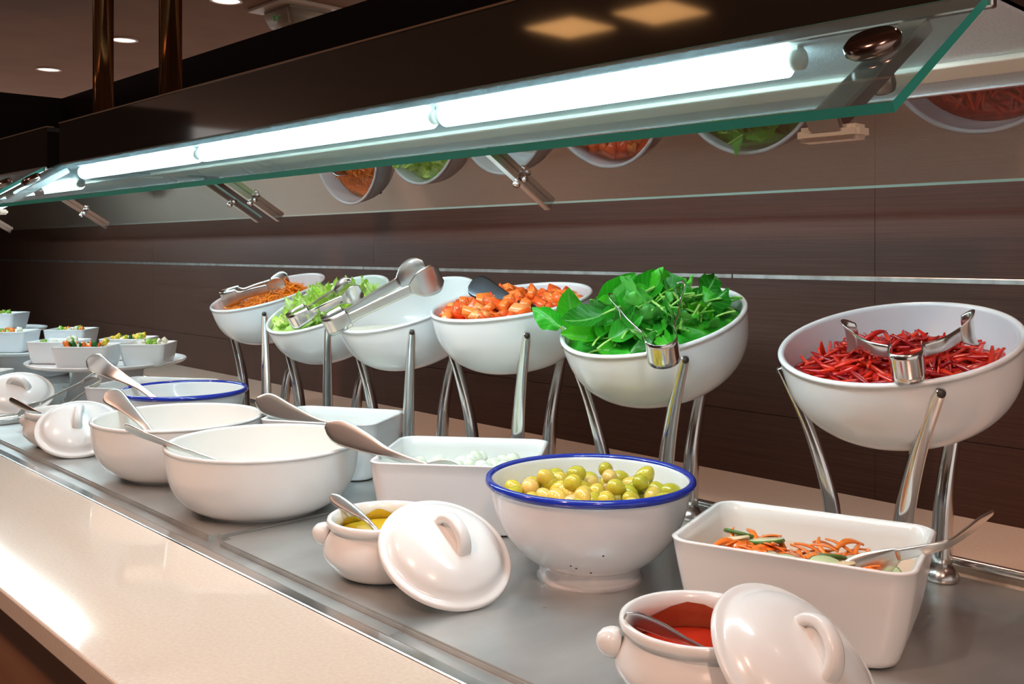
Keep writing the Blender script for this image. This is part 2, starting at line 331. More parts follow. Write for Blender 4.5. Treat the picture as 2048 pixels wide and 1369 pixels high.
# ------------------------------------------------------------------ sneeze guards
FG_T, FG_B = (0.6545, 0.1612), (0.517, 0.0759)
BG_T, BG_B = (0.986, 0.1612), (1.125, 0.0759)
def arm(parent, X, T, B, over=0.010, w=0.022, foot=False, knobs=True, t0=0.0):
    T = (T[0] + (B[0] - T[0]) * t0, T[1] + (B[1] - T[1]) * t0)
    d = Vector((0, B[0] - T[0], B[1] - T[1])); ln = d.length; d.normalize()
    nrm = Vector((0, -d.z, d.y));
    if nrm.z > 0: nrm = -nrm                       # below the pane
    a = Vector((X, T[0], Zp(T[1]))) + nrm * 0.006; b = a + d * (ln + over)
    bm = bmesh.new(); vs = []
    for p in (a, b):
        for sx, sn in ((-1, -1), (1, -1), (1, 1), (-1, 1)): vs.append(bm.verts.new(p + Vector((sx * w / 2, 0, 0)) + nrm * sn * 0.0055))
    for f in ((0, 1, 2, 3), (7, 6, 5, 4), (0, 4, 5, 1), (1, 5, 6, 2), (2, 6, 7, 3), (3, 7, 4, 0)): bm.faces.new([vs[i] for i in f])
    bmesh.ops.recalc_face_normals(bm, faces=bm.faces)
    bmesh.ops.bevel(bm, geom=bm.edges[:], offset=0.0015, segments=2, affect='EDGES')
    ar = new_obj('support_arm', bm, M['chrome'], parent)
    def disc(name, p, r, h, axis, m):
        bm = lathe_bm([(0, 0), (r * 0.85, 0), (r, h * 0.25), (r, h * 0.7), (r * 0.8, h), (0, h)], 24)
        q = Vector((0, 0, 1)).rotation_difference(axis); bm.transform(Matrix.Translation(p) @ q.to_matrix().to_4x4())
        return new_obj(name, bm, m, ar, True)
    if knobs:
        if foot:                                   # clamp knob through the pane, on the outer face
            disc('clamp_knob', a + d * ln * 0.42 - nrm * 0.0105, 0.0180, 0.011, -nrm, M['bolt'])
            disc('clamp_nut', a + d * ln * 0.42 + nrm * 0.0035, 0.008, 0.014, nrm, M['bolt'])
            bm = bmesh.new(); e = a + d * (ln + over - 0.006) + nrm * 0.007
            box(bm, e.x - 0.02, e.x + 0.02, e.y - 0.006, e.y + 0.010, e.z - 0.006, e.z + 0.003)
            bmesh.ops.bevel(bm, geom=bm.edges[:], offset=0.0025, segments=2, affect='EDGES'); new_obj('foot_pad', bm, M['lampplastic'], ar)
        else:
            disc('screw', a + d * ln * 0.52 + nrm * 0.0045, 0.0065, 0.008, nrm, M['chrome'])
            disc('screw', a + d * ln * 0.52 + Vector((w / 2 + 0.005, 0, 0)), 0.005, 0.006, Vector((1, 0, 0)), M['chrome'])
    return ar
def guard(x0, x1, label, tubes, posts, ty=0.681):
    tz = 0.1490
    g = thing('sneeze_guard', label, 'sneeze guard', ((x0 + x1) / 2, 0.8200, Zp(0.1627)))
    cx, cy, cz = g.location
    bpy.context.view_layer.update()
    parts = []
    P = lambda o: parts.append(o) or o
    ZB, ZH = 0.1627, 0.2443
    P(boxo('fascia', x0, x1, 0.6545, 0.6660, ZB, ZH, M['fascia']))
    P(boxo('fascia_edge', x0, x1, 0.6530, 0.6680, ZH, ZH + 0.0022, M['fedge']))
    P(boxo('end_panel', x0, x0 + 0.010, 0.6660, 0.975, ZB, ZH, M['fascia'])); P(boxo('end_panel', x1 - 0.010, x1, 0.6660, 0.975, ZB, ZH, M['fascia']))
    P(boxo('rear_panel', x0, x1, 0.975, 0.986, ZB, ZH, M['fascia']))
    P(boxo('top_panel', x0 + 0.01, x1 - 0.01, 0.6660, 0.975, ZH - 0.012, ZH - 0.002, M['fascia']))
    P(boxo('reflector_panel', x0, x1, 0.6585, 0.984, ZB - 0.003, ZB + 0.003, M['underside']))
    P(boxo('light_rail', x0 + 0.005, x1 - 0.005, 0.830, 0.893, ZB - 0.008, ZB - 0.003, M['cream'], None, 0.002))
    P(boxo('glass_clip_rail', x0, x1, 0.6495, 0.6575, ZB - 0.006, ZB + 0.0035, M['steel'], None, 0.001, 1))
    P(boxo('glass_clip_rail', x0, x1, 0.9830, 0.9910, ZB - 0.006, ZB + 0.0035, M['steel'], None, 0.001, 1))
    for a, b in tubes:
        t = cylx('fluorescent_tube', a, b, ty, tz, 0.0128, M['tube']); P(t)
        for e, s in ((a, -1), (b, 1)):
            c = cylx('tube_cap', e if s > 0 else e - 0.014, e + 0.014 if s > 0 else e, ty, tz, 0.0085, M['cream']); c.parent = t
            k = boxo('tube_holder', *( (e, e + 0.012) if s > 0 else (e - 0.012, e)), ty - 0.005, ty + 0.005, tz, ZB - 0.002, M['cream']); k.parent = t
    P(slab('front_glass', FG_T, FG_B, x0 + 0.003, x1 - 0.003, 0.0065, M['hazyglass'], M['glassedge'], None))
    P(slab('rear_glass', BG_T, BG_B, x0 + 0.003, x1 - 0.003, 0.004, M['glass'], M['paleedge'], None))
    for X in (x0 + 0.05, x1 - 0.05): P(arm(None, X, FG_T, FG_B, over=-0.006, foot=True, t0=0.05))
    for X in (x0 + 0.012, (x0 + x1) / 2, x1 - 0.012): P(arm(None, X, BG_T, BG_B, over=0.002, w=0.014))
    for X in posts:
        bm = lathe_bm([(0, 0.237), (0.0215, 0.237), (0.0215, 1.352), (0, 1.352)], 28); bm.transform(Matrix.Translation((X, 0.8200, EYE)))
        o = new_obj('ceiling_post', bm, M['bronze'], None, False)
        for p in o.data.polygons: p.use_smooth = abs(p.normal.z) < 0.5
        P(o)
    inv = g.matrix_world.inverted()
    for o in parts: o.parent = g; o.matrix_parent_inverse = inv
    return g
guard(-1.944, -0.2345, 'glass sneeze guard with lit tubes above the tilted salad bowls', ((-0.817, -0.400), (-1.392, -0.845), (-1.887, -1.420)), (-1.821,))
guard(-3.86, -2.013, 'glass sneeze guard with lit tubes above the stacked white dishes', ((-2.60, -2.22), (-3.12, -2.60), (-3.69, -3.16)), (-2.161,), 0.790)

# ------------------------------------------------------------------ ceiling fittings
def downlight(x, y):
    t = thing('downlight', 'small round recessed downlight glowing in the brown ceiling', 'downlight', (x, y, Zp(1.35)), group='downlights in the brown ceiling')
    new_obj('trim_ring', lathe_bm([(0.085, 0.0), (0.088, -0.006), (0.078, -0.010), (0.072, -0.004), (0.072, 0.0)], 32), M['lampplastic'], t, True)
    new_obj('lens', lathe_bm([(0, -0.004), (0.0725, -0.004), (0.0725, 0.002), (0, 0.002)], 32), M['lampwhite'], t)
    spot('downlight_lamp', (x, y, Zp(1.335)), (x, y, 0), 60, (1.0, 0.72, 0.52), 120, 0.5, 0.06)
for x, y in ((-7.56, 2.47), (-6.17, 2.47), (-4.82, 2.48)): downlight(x, y)
em = thing('emergency_light', 'boxy beige emergency light with sloped frosted lens on ceiling', 'emergency light', (-4.72, 2.86, Zp(1.35)), 0)
bm = bmesh.new(); box(bm, -0.2, 0.2, -0.2, 0.2, -0.02, 0.0); bmesh.ops.bevel(bm, geom=bm.edges[:], offset=0.004, segments=1, affect='EDGES'); new_obj('mounting_plate', bm, M['lampplastic'], em)
bm = bmesh.new(); vs, fs = box(bm, -0.155, 0.155, -0.155, 0.155, -0.13, -0.02)
for v in vs:
    if v.co.z < -0.1: v.co.x *= 0.72; v.co.y *= 0.72
bmesh.ops.bevel(bm, geom=bm.edges[:], offset=0.02, segments=3, affect='EDGES'); new_obj('lens', bm, M['lamplens'], em, True)
bm = bmesh.new()                                     # small green pictogram on the lens side facing the buffet
for (a, b, c, d) in ((-0.035, -0.018, -0.085, -0.06), (-0.012, 0.030, -0.080, -0.068), (0.0, 0.014, -0.068, -0.055)):
    q = [bm.verts.new((x, -0.1585 + (-0.02 - z) * 0.395, z)) for x, z in ((a, c), (b, c), (b, d), (a, d))]; bm.faces.new(q)
r = bmesh.ops.extrude_face_region(bm, geom=bm.faces[:]); bmesh.ops.translate(bm, vec=(0, 0.01, 0), verts=[v for v in r['geom'] if isinstance(v, bmesh.types.BMVert)])
bmesh.ops.recalc_face_normals(bm, faces=bm.faces); new_obj('green_pictogram', bm, M['greenmark'], em)
for x, y in ((-3.95, -2.95), (-3.35, -3.05)):
    t = thing('ceiling_panel_light_offscreen', 'square warm panel light in the aisle ceiling', 'ceiling light', (x, y, Zp(1.35)), group='panel lights over the aisle')
    bm = bmesh.new(); box(bm, -0.21, 0.21, -0.21, 0.21, -0.012, 0); new_obj('frame', bm, M['lampplastic'], t)
    bm = bmesh.new(); box(bm, -0.19, 0.19, -0.19, 0.19, -0.016, -0.011); new_obj('diffuser', bm, M['panelglow'], t)

# ------------------------------------------------------------------ crockery builders
def bowl_profile(R, H, Rb, wall=0.0045, foot=0.004, belly=None):
    """outer then inner (r,z), z = 0 at the base; belly: list of (fraction of H, fraction of R)."""
    belly = belly or [(0.0, Rb / R), (0.10, 0.72), (0.25, 0.86), (0.45, 0.945), (0.7, 0.985), (1.0, 1.0)]
    outer = smooth_prof([(R * f, H * h + (foot if h == 0 else 0)) for h, f in belly], 5)
    prof = [(0, foot), (Rb * 0.86, foot), (Rb * 0.88, 0), (Rb * 0.98, 0)] + outer
    rim = [(R + 0.0012, H - 0.004), (R + 0.0014, H - 0.0012), (R, H + 0.0006), (R - 0.0022, H + 0.0009), (R - wall, H - 0.0008)]
    inner = [(max(r - wall, 0.0), z + wall * (0.9 if z < H * 0.3 else 0.0)) for r, z in outer[::-1]][1:]
    prof = prof[:-1] + rim + inner + [(0, foot + wall)]
    rin = sorted([(z, r) for r, z in inner])
    return prof, rin
def inside_bed(name, rin, hfun, m, parent=None, nr=14, na=48, jit=0.0, seed=1):
    """surface that fills a round vessel; hfun(x,y) gives its height in the vessel's own frame."""
    rg = random.Random(seed); bm = bmesh.new(); c = bm.verts.new((0, 0, hfun(0, 0))); prev = None
    for k in range(1, nr + 1):
        ring = []
        for i in range(na):
            a = 2 * PI * i / na; r = 0.02
            for _ in range(12):
                r = interp(rin, hfun(r * math.cos(a), r * math.sin(a))) - 0.0006
            rr = r * k / nr; x, y = rr * math.cos(a), rr * math.sin(a)
            ring.append(bm.verts.new((x, y, hfun(x, y) + (rg.uniform(-jit, jit) if k < nr else 0))))
        for i in range(na):
            j = (i + 1) % na
            if prev: bm.faces.new((prev[i], prev[j], ring[j], ring[i]))
            else: bm.faces.new((c, ring[i], ring[j]))
        prev = ring
    low = [bm.verts.new((v.co.x * 0.96, v.co.y * 0.96, v.co.z - 0.006)) for v in prev]
    for i in range(na): bm.faces.new((prev[i], prev[(i + 1) % na], low[(i + 1) % na], low[i]))
    bm.faces.new(low[::-1])
    bmesh.ops.recalc_face_normals(bm, faces=bm.faces)
    return new_obj(name, bm, m, parent, True)
def rr_ring(bm, hx, hy, r, z, n=7, ox=0.0, oy=0.0):
    vs = []; r = min(r, hx * 0.99, hy * 0.99)
    for cx, cy, a0 in ((hx - r, hy - r, 0), (-hx + r, hy - r, 90), (-hx + r, -hy + r, 180), (hx - r, -hy + r, 270)):
        for k in range(n):
            a = math.radians(a0 + 90 * k / (n - 1)); vs.append(bm.verts.new((cx + r * math.cos(a) + ox, cy + r * math.sin(a) + oy, z)))
    return vs
def rect_dish_bm(lx, ly, H, taper=0.78, rc=0.022, wall=0.005, sag=0.0):
    hx, hy = lx / 2, ly / 2; bm = bmesh.new(); rings = []
    def f(t): return taper + (1 - taper) * (t ** 0.55)
    out = [(0.0, 0.86), (0.0, 0.95), (0.04, 1.0)] + [(t, 1.0) for t in (0.1, 0.2, 0.35, 0.5, 0.7, 0.85, 1.0)]
    for t, g in out: rings.append(rr_ring(bm, hx * f(t) * g, hy * f(t) * g, rc * (1.1 if t < 0.1 else 1.0), H * t + (0 if t else (0.0 if g > 0.9 else 0.0015))))
    rings.append(rr_ring(bm, hx + 0.0008, hy + 0.0008, rc, H + 0.0012)); rings.append(rr_ring(bm, hx - wall * 0.5, hy - wall * 0.5, rc * 0.95, H + 0.0022))
    rings.append(rr_ring(bm, hx - wall, hy - wall, rc * 0.9, H + 0.0008))
    for t in (0.85, 0.7, 0.5, 0.35, 0.2, 0.12): rings.append(rr_ring(bm, hx * f(t) - wall, hy * f(t) - wall, rc * 0.9, H * t))
    rings.append(rr_ring(bm, hx * f(0.06) - wall * 2.5, hy * f(0.06) - wall * 2.5, rc * 0.8, H * 0.07))
    n = len(rings[0])
    for a, b in zip(rings, rings[1:]):
        for i in range(n): bm.faces.new((a[i], a[(i + 1) % n], b[(i + 1) % n], b[i]))
    bm.faces.new(rings[0][::-1]); bm.faces.new(rings[-1])
    bmesh.ops.recalc_face_normals(bm, faces=bm.faces)
    inner = lambda t: (hx * f(t) - wall, hy * f(t) - wall)
    return bm, inner
def rect_dish(name, label, cat, x, y, rz, lx, ly, H, m, zb=ZT, group=None, taper=0.78, rc=0.022):
    bm, inner = rect_dish_bm(lx, ly, H, taper, rc)
    o = new_obj(name, bm, m, None, True); o.location = (x, y, Zp(zb)); o.rotation_euler = (0, 0, rz); tag(o, label, cat, group)
    return o, inner
def rect_fill(name, dish, inner, H, t, m, label, cat, kind=None, rc=0.018):
    hx, hy = inner(t); bm = bmesh.new()
    a = rr_ring(bm, hx + 0.0012, hy + 0.0012, rc, H * t); b = rr_ring(bm, hx * 0.93, hy * 0.93, rc, H * t - 0.006)
    for i in range(len(a)): bm.faces.new((a[i], a[(i + 1) % len(a)], b[(i + 1) % len(a)], b[i]))
    bm.faces.new(a); bm.faces.new(b[::-1]); bmesh.ops.recalc_face_normals(bm, faces=bm.faces)
    o = new_obj(name, bm, m); o.location = dish.location; o.rotation_euler = dish.rotation_euler; tag(o, label, cat, None, kind); return o
def put(src, loc, rot, sc=1.0):
    c = src.copy(); C.objects.link(c); c.location = loc; c.rotation_euler = rot; c.scale = (sc, sc, sc) if not isinstance(sc, tuple) else sc; return c

# ------------------------------------------------------------------ tilted bowls on three-legged chrome stands
BR, BH = 0.1215, 0.102
TPROF, TRIN = bowl_profile(BR, BH, 0.046, 0.005, 0.003, [(0.0, 0.38), (0.05, 0.52), (0.16, 0.70), (0.32, 0.845), (0.52, 0.94), (0.75, 0.985), (1.0, 1.0)])
TOUT = sorted([(z, r) for r, z in TPROF[3:3 + 31]])
tb_mesh = None
def tilt_matrix(x, z, tilt, y=1.0):
    # frame with its origin at the bowl base, z along the bowl axis
    n = Vector((0, -math.sin(tilt), math.cos(tilt))); Cc = Vector((x, y, Zp(z)))
    return Matrix.Translation(Cc - n * BH) @ Matrix.Rotation(tilt, 4, 'X')
def stand_bowl(x, z, tilt, az, label, kind, rfs=(0.045, 0.060, 0.072), y=1.0, faz=None):
    global tb_mesh
    Mx = tilt_matrix(x, z, tilt, y); Cc = Mx @ Vector((0, 0, BH)); inv = Mx.inverted()
    g = thing('stand_bowl', label, 'bowl', (x, y, Zp(ZT)), group='tilted salad bowls on chrome stands')
    if tb_mesh is None: b = new_obj('bowl', lathe_bm(TPROF, 72), M['porcelain_cool'], None, True); tb_mesh = b.data
    else: b = bpy.data.objects.new('bowl', tb_mesh); C.objects.link(b)
    b.parent = g; b.matrix_parent_inverse = Matrix.Identity(4); b.matrix_basis = Matrix.Translation((-x, -y, -Zp(ZT))) @ Mx
    off = Vector((x, y, Zp(ZT)))
    zp = Zp(-0.130 + (z + 0.09) * 0.8)
    for a, rf, fa in zip(az, rfs, faz or az):
        d = Vector((math.cos(math.radians(a)), math.sin(math.radians(a)), 0)); r = 0.03
        while r < 0.16:
            q = inv @ Vector((x + d.x * r, y + d.y * r, zp))
            if math.hypot(q.x, q.y) > interp(TOUT, q.z): break
            r += 0.001
        top = Vector((x, y, zp)) + d * (r + 0.004)
        ft = Vector((x, y, Zp(ZT))) + Vector((math.cos(math.radians(fa)), math.sin(math.radians(fa)), 0)) * rf
        tl = Vector((-d.y, d.x, 0))
        P = lambda t, k: (Vector((top.x + (ft.x - top.x) * k, top.y + (ft.y - top.y) * k, top.z + (ft.z - top.z) * t)) - off)
        pts = [P(-0.012, -0.02), P(0.05, 0.12), P(0.28, 0.52), P(0.6, 0.88), P(1.0 - 0.016 / (top.z - ft.z), 1.0)]
        leg = sweep('leg', [tuple(p) for p in pts], [0.009, 0.0125, 0.0155, 0.019, 0.0215], tuple(tl), 0.008, M['chrome'], g, 5, thicks=[0.007, 0.0095, 0.0125, 0.016, 0.019], sec=12)
        bm = lathe_bm([(0, 0), (0.0175, 0), (0.0190, 0.003), (0.0185, 0.007), (0.0150, 0.0125), (0.0105, 0.017), (0, 0.019)], 24); bm.transform(Matrix.Translation(ft - off))
        new_obj('foot', bm, M['steel'], leg, True)
        bm = lathe_bm([(0, 0), (0.0042, 0), (0.0042, 0.006), (0.003, 0.0075), (0, 0.008)], 14); qd = Vector((0, 0, 1)).rotation_difference(d)
        bm.transform(Matrix.Translation(top - d * 0.003 - off + Vector((0, 0, 0.0))) @ qd.to_matrix().to_4x4()); new_obj('pin', bm, M['darksteel'], leg, True)
    return g, Mx
T = math.radians
AZ = (-33, -158, 84)
beetB, beetM = stand_bowl(-0.4577, -0.094, T(16.8), (-47, -160, 76), 'tilted white bowl of shredded red beetroot on chrome stand', 'beet', (0.044, 0.060, 0.072), faz=(-62, -160, 76))
spinB, spinM = stand_bowl(-0.7832, -0.0884, T(18.8), AZ, 'tilted white bowl heaped with green spinach leaves on chrome stand', 'spinach')
tomB, tomM = stand_bowl(-1.0488, -0.0738, T(11.3), AZ, 'tilted white bowl of chopped tomato on chrome stand', 'tomato')
sauB, sauM = stand_bowl(-1.3059, -0.0878, T(20.3), AZ, 'tilted white bowl of white dressing on chrome stand', 'sauce')
letB, letM = stand_bowl(-1.561, -0.0977, T(24.4), AZ, 'tilted white bowl of shredded lettuce on chrome stand', 'lettuce', (0.045, 0.060, 0.058), y=1.01)
carB, carM = stand_bowl(-1.836, -0.0855, T(17.4), AZ, 'tilted white bowl of grated carrot on chrome stand', 'carrot', (0.045, 0.060, 0.036), y=1.04)

def bed_in(Mx, name, hfun, m, label, cat, jit=0.0, seed=1, kind=None):
    o = inside_bed(name, TRIN, hfun, m, None, jit=jit, seed=seed); o.matrix_world = Mx; return tag(o, label, cat, None, kind)
def sample(hfun, rg, margin=0.012, pw=0.5):
    a = rg.uniform(0, 2 * PI); r = 0.02
    for _ in range(10): r = interp(TRIN, hfun(r * math.cos(a), r * math.sin(a)))
    rr = max(r - margin, 0.01) * rg.random() ** pw
    return rr * math.cos(a), rr * math.sin(a)

def fits(me, Mw, Mx):
    A = Mx.inverted() @ Mw
    for v in me.vertices:
        p = A @ v.co
        if p.z < BH + 0.003 and math.hypot(p.x, p.y) > interp(TRIN, p.z) - 0.001: return False
    return True
# --- shredded beetroot: single strips
hb = lambda x, y: 0.076 - 0.10 * (y + 0.09) + 0.033 * math.exp(-((x - 0.005) / 0.07) ** 2 - ((y + 0.015) / 0.06) ** 2)
bed_in(beetM, 'beetroot_bed', hb, M['beetbed'], 'moist bed of beetroot under the red strips', 'beetroot', 0.002, 2, 'stuff')
strips = []
rg = random.Random(11)
for k in range(5):
    ln = 0.030 + 0.006 * k; b = rg.uniform(-0.008, 0.008)
    s = sweep('beetroot_strip', [(-ln / 2, 0, -b), (-ln / 6, b * 0.6, 0), (ln / 6, b, b * 0.3), (ln / 2, b * 0.2, -b * 0.5)], [0.002, 0.0050, 0.0056, 0.0018], (0, 1, 0), 0.0030, M['beet'], None, 3, sec=6)
    strips.append(s)
for k in range(285):
    x, y = sample(hb, rg, 0.020, 0.55); z = hb(x, y) + rg.uniform(0.000, 0.009)
    rot = Matrix.Rotation(rg.uniform(0, 2 * PI), 4, 'Z') @ Matrix.Rotation(rg.gauss(0, 0.15), 4, 'Y') @ Matrix.Rotation(rg.uniform(0, 6), 4, 'X')
    if k in (5, 60, 120): rot = Matrix.Rotation(rg.uniform(0, 6), 4, 'Z') @ Matrix.Rotation(-1.15, 4, 'Y'); z += 0.006
    Ms = beetM @ Matrix.Translation((x, y, z)) @ rot
    while not fits(strips[k % 5].data, Ms, beetM):
        x *= 0.9; y *= 0.9; Ms = beetM @ Matrix.Translation((x, y, max(z, hb(x, y)))) @ rot
    s = strips[k] if k < 5 else bpy.data.objects.new('beetroot_strip', strips[k % 5].data)
    if k >= 5: C.objects.link(s)
    s.matrix_world = Ms
    tag(s, 'glossy red beetroot strip heaped in the tilted bowl', 'beetroot', 'shredded beetroot strips')

# --- leaves
def leaf_mesh(name, ln, w, fold, curl, wav, m, stem=True, seed=0):
    rg = random.Random(seed); bm = bmesh.new(); uv = bm.loops.layers.uv.new('UVMap'); nu, nv = 6, 9; grid = []
    for j in range(nv + 1):
        t = j / nv; prof = (math.sin(PI * min(1, t * 0.93 + 0.05)) ** 0.7) * (1 - 0.25 * t); row = []
        ang = curl * t
        for i in range(nu + 1):
            s = i / nu * 2 - 1; x = s * w / 2 * prof
            cy = ln * (math.sin(ang) / curl if abs(curl) > 1e-3 else t); cz = ln * ((1 - math.cos(ang)) / curl if abs(curl) > 1e-3 else 0)
            zz = fold * abs(s) ** 1.4 * w / 2 * prof + wav * math.sin(5 * t * PI + s * 2 + seed) * abs(s)
            row.append((bm.verts.new((x * math.cos(fold * 0.5), cy - zz * math.sin(ang), cz + zz * math.cos(ang))), (i / nu, t)))
        grid.append(row)
    for j in range(nv):
        for i in range(nu):
            q = (grid[j][i], grid[j][i + 1], grid[j + 1][i + 1], grid[j + 1][i]); f = bm.faces.new([v[0] for v in q])
            for lp, v in zip(f.loops, q): lp[uv].uv = v[1]
    return new_obj(name, bm, m, None, True)
def tag_leaf(o, sm): 
    st = bpy.data.objects.new('stem', sm); C.objects.link(st); st.parent = o
SP = [leaf_mesh('spinach_leaf', ln, w, fo, cu, wv, M['spinach'], seed=i) for i, (ln, w, fo, cu, wv) in enumerate(((0.062, 0.044, 0.5, 1.0, 0.002), (0.055, 0.040, -0.5, -0.9, 0.003), (0.070, 0.046, 0.9, 0.5, 0.002), (0.045, 0.034, 0.3, 1.7, 0.003), (0.050, 0.040, -0.8, 0.7, 0.004), (0.038, 0.028, 0.7, -1.4, 0.002)))]
stm = sweep('stem', [(0, 0.004, 0.0006), (0.001, -0.010, 0.0), (0.003, -0.024, -0.003)], [0.002, 0.0032, 0.0034], (1, 0, 0), 0.0026, M['stem'], None, 3, sec=6)
stem_mesh = stm.data; bpy.data.objects.remove(stm)
hs = lambda x, y: 0.089 + 0.034 * math.exp(-((x + 0.005) / 0.105) ** 2 - ((y + 0.01) / 0.085) ** 2)
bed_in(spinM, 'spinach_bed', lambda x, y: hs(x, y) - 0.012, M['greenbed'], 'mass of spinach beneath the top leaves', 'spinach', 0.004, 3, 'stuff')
rg = random.Random(5); first = set()
def place_leaf(k, Mw, lab='fresh green spinach leaf heaped in the tilted bowl'):
    if k not in first: first.add(k); o = SP[k]
    else: o = bpy.data.objects.new('spinach_leaf', SP[k].data); C.objects.link(o)
    o.matrix_world = Mw; tag_leaf(o, stem_mesh); tag(o, lab, 'spinach leaf', 'spinach leaves in the tilted bowl'); return o
n_leaf = 0
while n_leaf < 124:
    x, y = sample(hs, rg, 0.022, 0.55); z = hs(x, y) - 0.006 + rg.uniform(-0.002, 0.010)
    rot = Matrix.Rotation(rg.uniform(0, 2 * PI), 4, 'Z') @ Matrix.Rotation(rg.uniform(-0.5, 0.9), 4, 'X') @ Matrix.Rotation(rg.uniform(-0.8, 0.8), 4, 'Y')
    kk = rg.choice((0, 1, 2, 3, 4, 5, 3, 5)); Mw = spinM @ Matrix.Translation((x, y, z)) @ rot @ Matrix.Translation((0, -0.02, 0)) @ Matrix.Scale(rg.uniform(0.75, 1.05), 4)
    if fits(SP[kk].data, Mw, spinM) and fits(stem_mesh, Mw, spinM): place_leaf(kk, Mw); n_leaf += 1
# the large leaves standing proud of the heap (base, direction, facing)
def stand_leaf(k, base, d, face, sc):
    d = Vector(d).normalized(); f = Vector(face); f = (f - d * f.dot(d)).normalized(); r = d.cross(f)
    Mw = Matrix((( r.x, d.x, f.x, base[0]), (r.y, d.y, f.y, base[1]), (r.z, d.z, f.z, Zp(base[2])), (0, 0, 0, 1)))
    place_leaf(k, Mw @ Matrix.Scale(sc, 4))
stand_leaf(2, (-0.842, 0.965, -0.085), (0.25, 0.55, 0.55), (0.62, -0.6, 0.5), 1.05)
stand_leaf(4, (-0.800, 1.015, -0.070), (0.25, 0.25, 0.75), (0.6, -0.75, 0.25), 1.05)
stand_leaf(0, (-0.872, 0.945, -0.105), (-0.15, 0.05, 0.8), (0.6, -0.75, 0.2), 1.0)
stand_leaf(1, (-0.866, 0.915, -0.100), (-0.35, -0.25, 0.45), (0.4, -0.6, 0.6), 0.95)
stand_leaf(0, (-0.800, 0.925, -0.080), (-0.6, -0.45, -0.35), (0.5, -0.6, 0.7), 0.95)
stand_leaf(3, (-0.735, 1.045, -0.060), (0.3, 0.3, 0.55), (0.6, -0.75, 0.4), 1.1)
stand_leaf(5, (-0.765, 1.035, -0.062), (-0.2, 0.1, 0.6), (0.6, -0.75, 0.4), 1.1)
stand_leaf(4, (-0.720, 1.02, -0.068), (0.7, 0.3, 0.25), (0.4, -0.65, 0.6), 0.9)
# loose stalks between the leaves
stk = sweep('spinach_stalk', [(-0.022, 0, 0), (-0.006, 0.002, 0.002), (0.008, 0.002, 0.003), (0.024, 0, 0)], [0.0022, 0.0032, 0.0034, 0.0026], (0, 1, 0), 0.003, M['stem'], None, 3, sec=6)
for k in range(16):
    x, y = (rg.uniform(0.0, 0.08), rg.uniform(-0.05, 0.05)); z = hs(x, y) + 0.007
    s = stk if k == 0 else bpy.data.objects.new('spinach_stalk', stk.data)
    if k: C.objects.link(s)
    s.matrix_world = spinM @ Matrix.Translation((x, y, z)) @ Matrix.Rotation(rg.uniform(0, PI), 4, 'Z') @ Matrix.Rotation(rg.gauss(0, 0.3), 4, 'Y')
    tag(s, 'pale green spinach stalk lying among the leaves', 'stalk', 'spinach stalks in the tilted bowl')

# --- shredded lettuce
hl = lambda x, y: 0.090 - 0.05 * y + 0.018 * math.exp(-((x) / 0.07) ** 2 - ((y + 0.01) / 0.07) ** 2) - 0.25 * max(0, y - 0.06)
bed_in(letM, 'lettuce_bed', lambda x, y: hl(x, y) - 0.006, M['lettucebed'], 'pale mass of lettuce beneath the top shreds', 'lettuce', 0.003, 4, 'stuff')
LT = [leaf_mesh('lettuce_shred', ln, w, fo, cu, wv, M['lettuce'], seed=i + 20) for i, (ln, w, fo, cu, wv) in enumerate(((0.045, 0.022, 0.5, 1.3, 0.005), (0.036, 0.026, -0.4, -1.2, 0.006), (0.05, 0.018, 0.6, 2.0, 0.004), (0.03, 0.03, 0.3, 0.8, 0.007)))]
rg = random.Random(9)
k = 0
while k < 190:
    x, y = sample(hl, rg, 0.014, 0.55); z = hl(x, y) + rg.uniform(-0.003, 0.007)
    Mw = letM @ Matrix.Translation((x, y, z)) @ Matrix.Rotation(rg.uniform(0, 2 * PI), 4, 'Z') @ Matrix.Rotation(rg.uniform(-0.5, 0.7), 4, 'X') @ Matrix.Rotation(rg.uniform(-0.7, 0.7), 4, 'Y') @ Matrix.Translation((0, -0.015, 0)) @ Matrix.Scale(rg.uniform(0.7, 1.0), 4)
    if not fits(LT[k % 4].data, Mw, letM): continue
    o = LT[k] if k < 4 else bpy.data.objects.new('lettuce_shred', LT[k % 4].data)
    if k >= 4: C.objects.link(o)
    o.matrix_world = Mw; k += 1
    tag(o, 'crinkled pale green lettuce shred in the tilted bowl', 'lettuce', 'shredded lettuce pieces')

# --- chopped tomato
ht = lambda x, y: 0.087 - 0.05 * y + 0.022 * math.exp(-((x - 0.0) / 0.08) ** 2 - ((y + 0.0) / 0.07) ** 2)
bed_in(tomM, 'tomato_bed', lambda x, y: ht(x, y) - 0.008, M['tomatobed'], 'juicy mass of tomato beneath the top chunks', 'tomato', 0.003, 5, 'stuff')
def chunk(name, m, sx, sy, sz, seed, bev=0.0012):
    rg = random.Random(seed); bm = bmesh.new(); vs, fs = box(bm, -sx, sx, -sy, sy, -sz, sz)
    for v in vs: v.co += Vector((rg.uniform(-.35, .35) * sx, rg.uniform(-.35, .35) * sy, rg.uniform(-.35, .35) * sz))
    bmesh.ops.bevel(bm, geom=bm.edges[:], offset=bev, segments=2, affect='EDGES')
    return new_obj(name, bm, m, None, True)
TC = [chunk('tomato_chunk', M['tomato'], *s, i) for i, s in enumerate(((0.010, 0.009, 0.006), (0.013, 0.008, 0.007), (0.008, 0.008, 0.008), (0.015, 0.007, 0.005)))]
rg = random.Random(21)
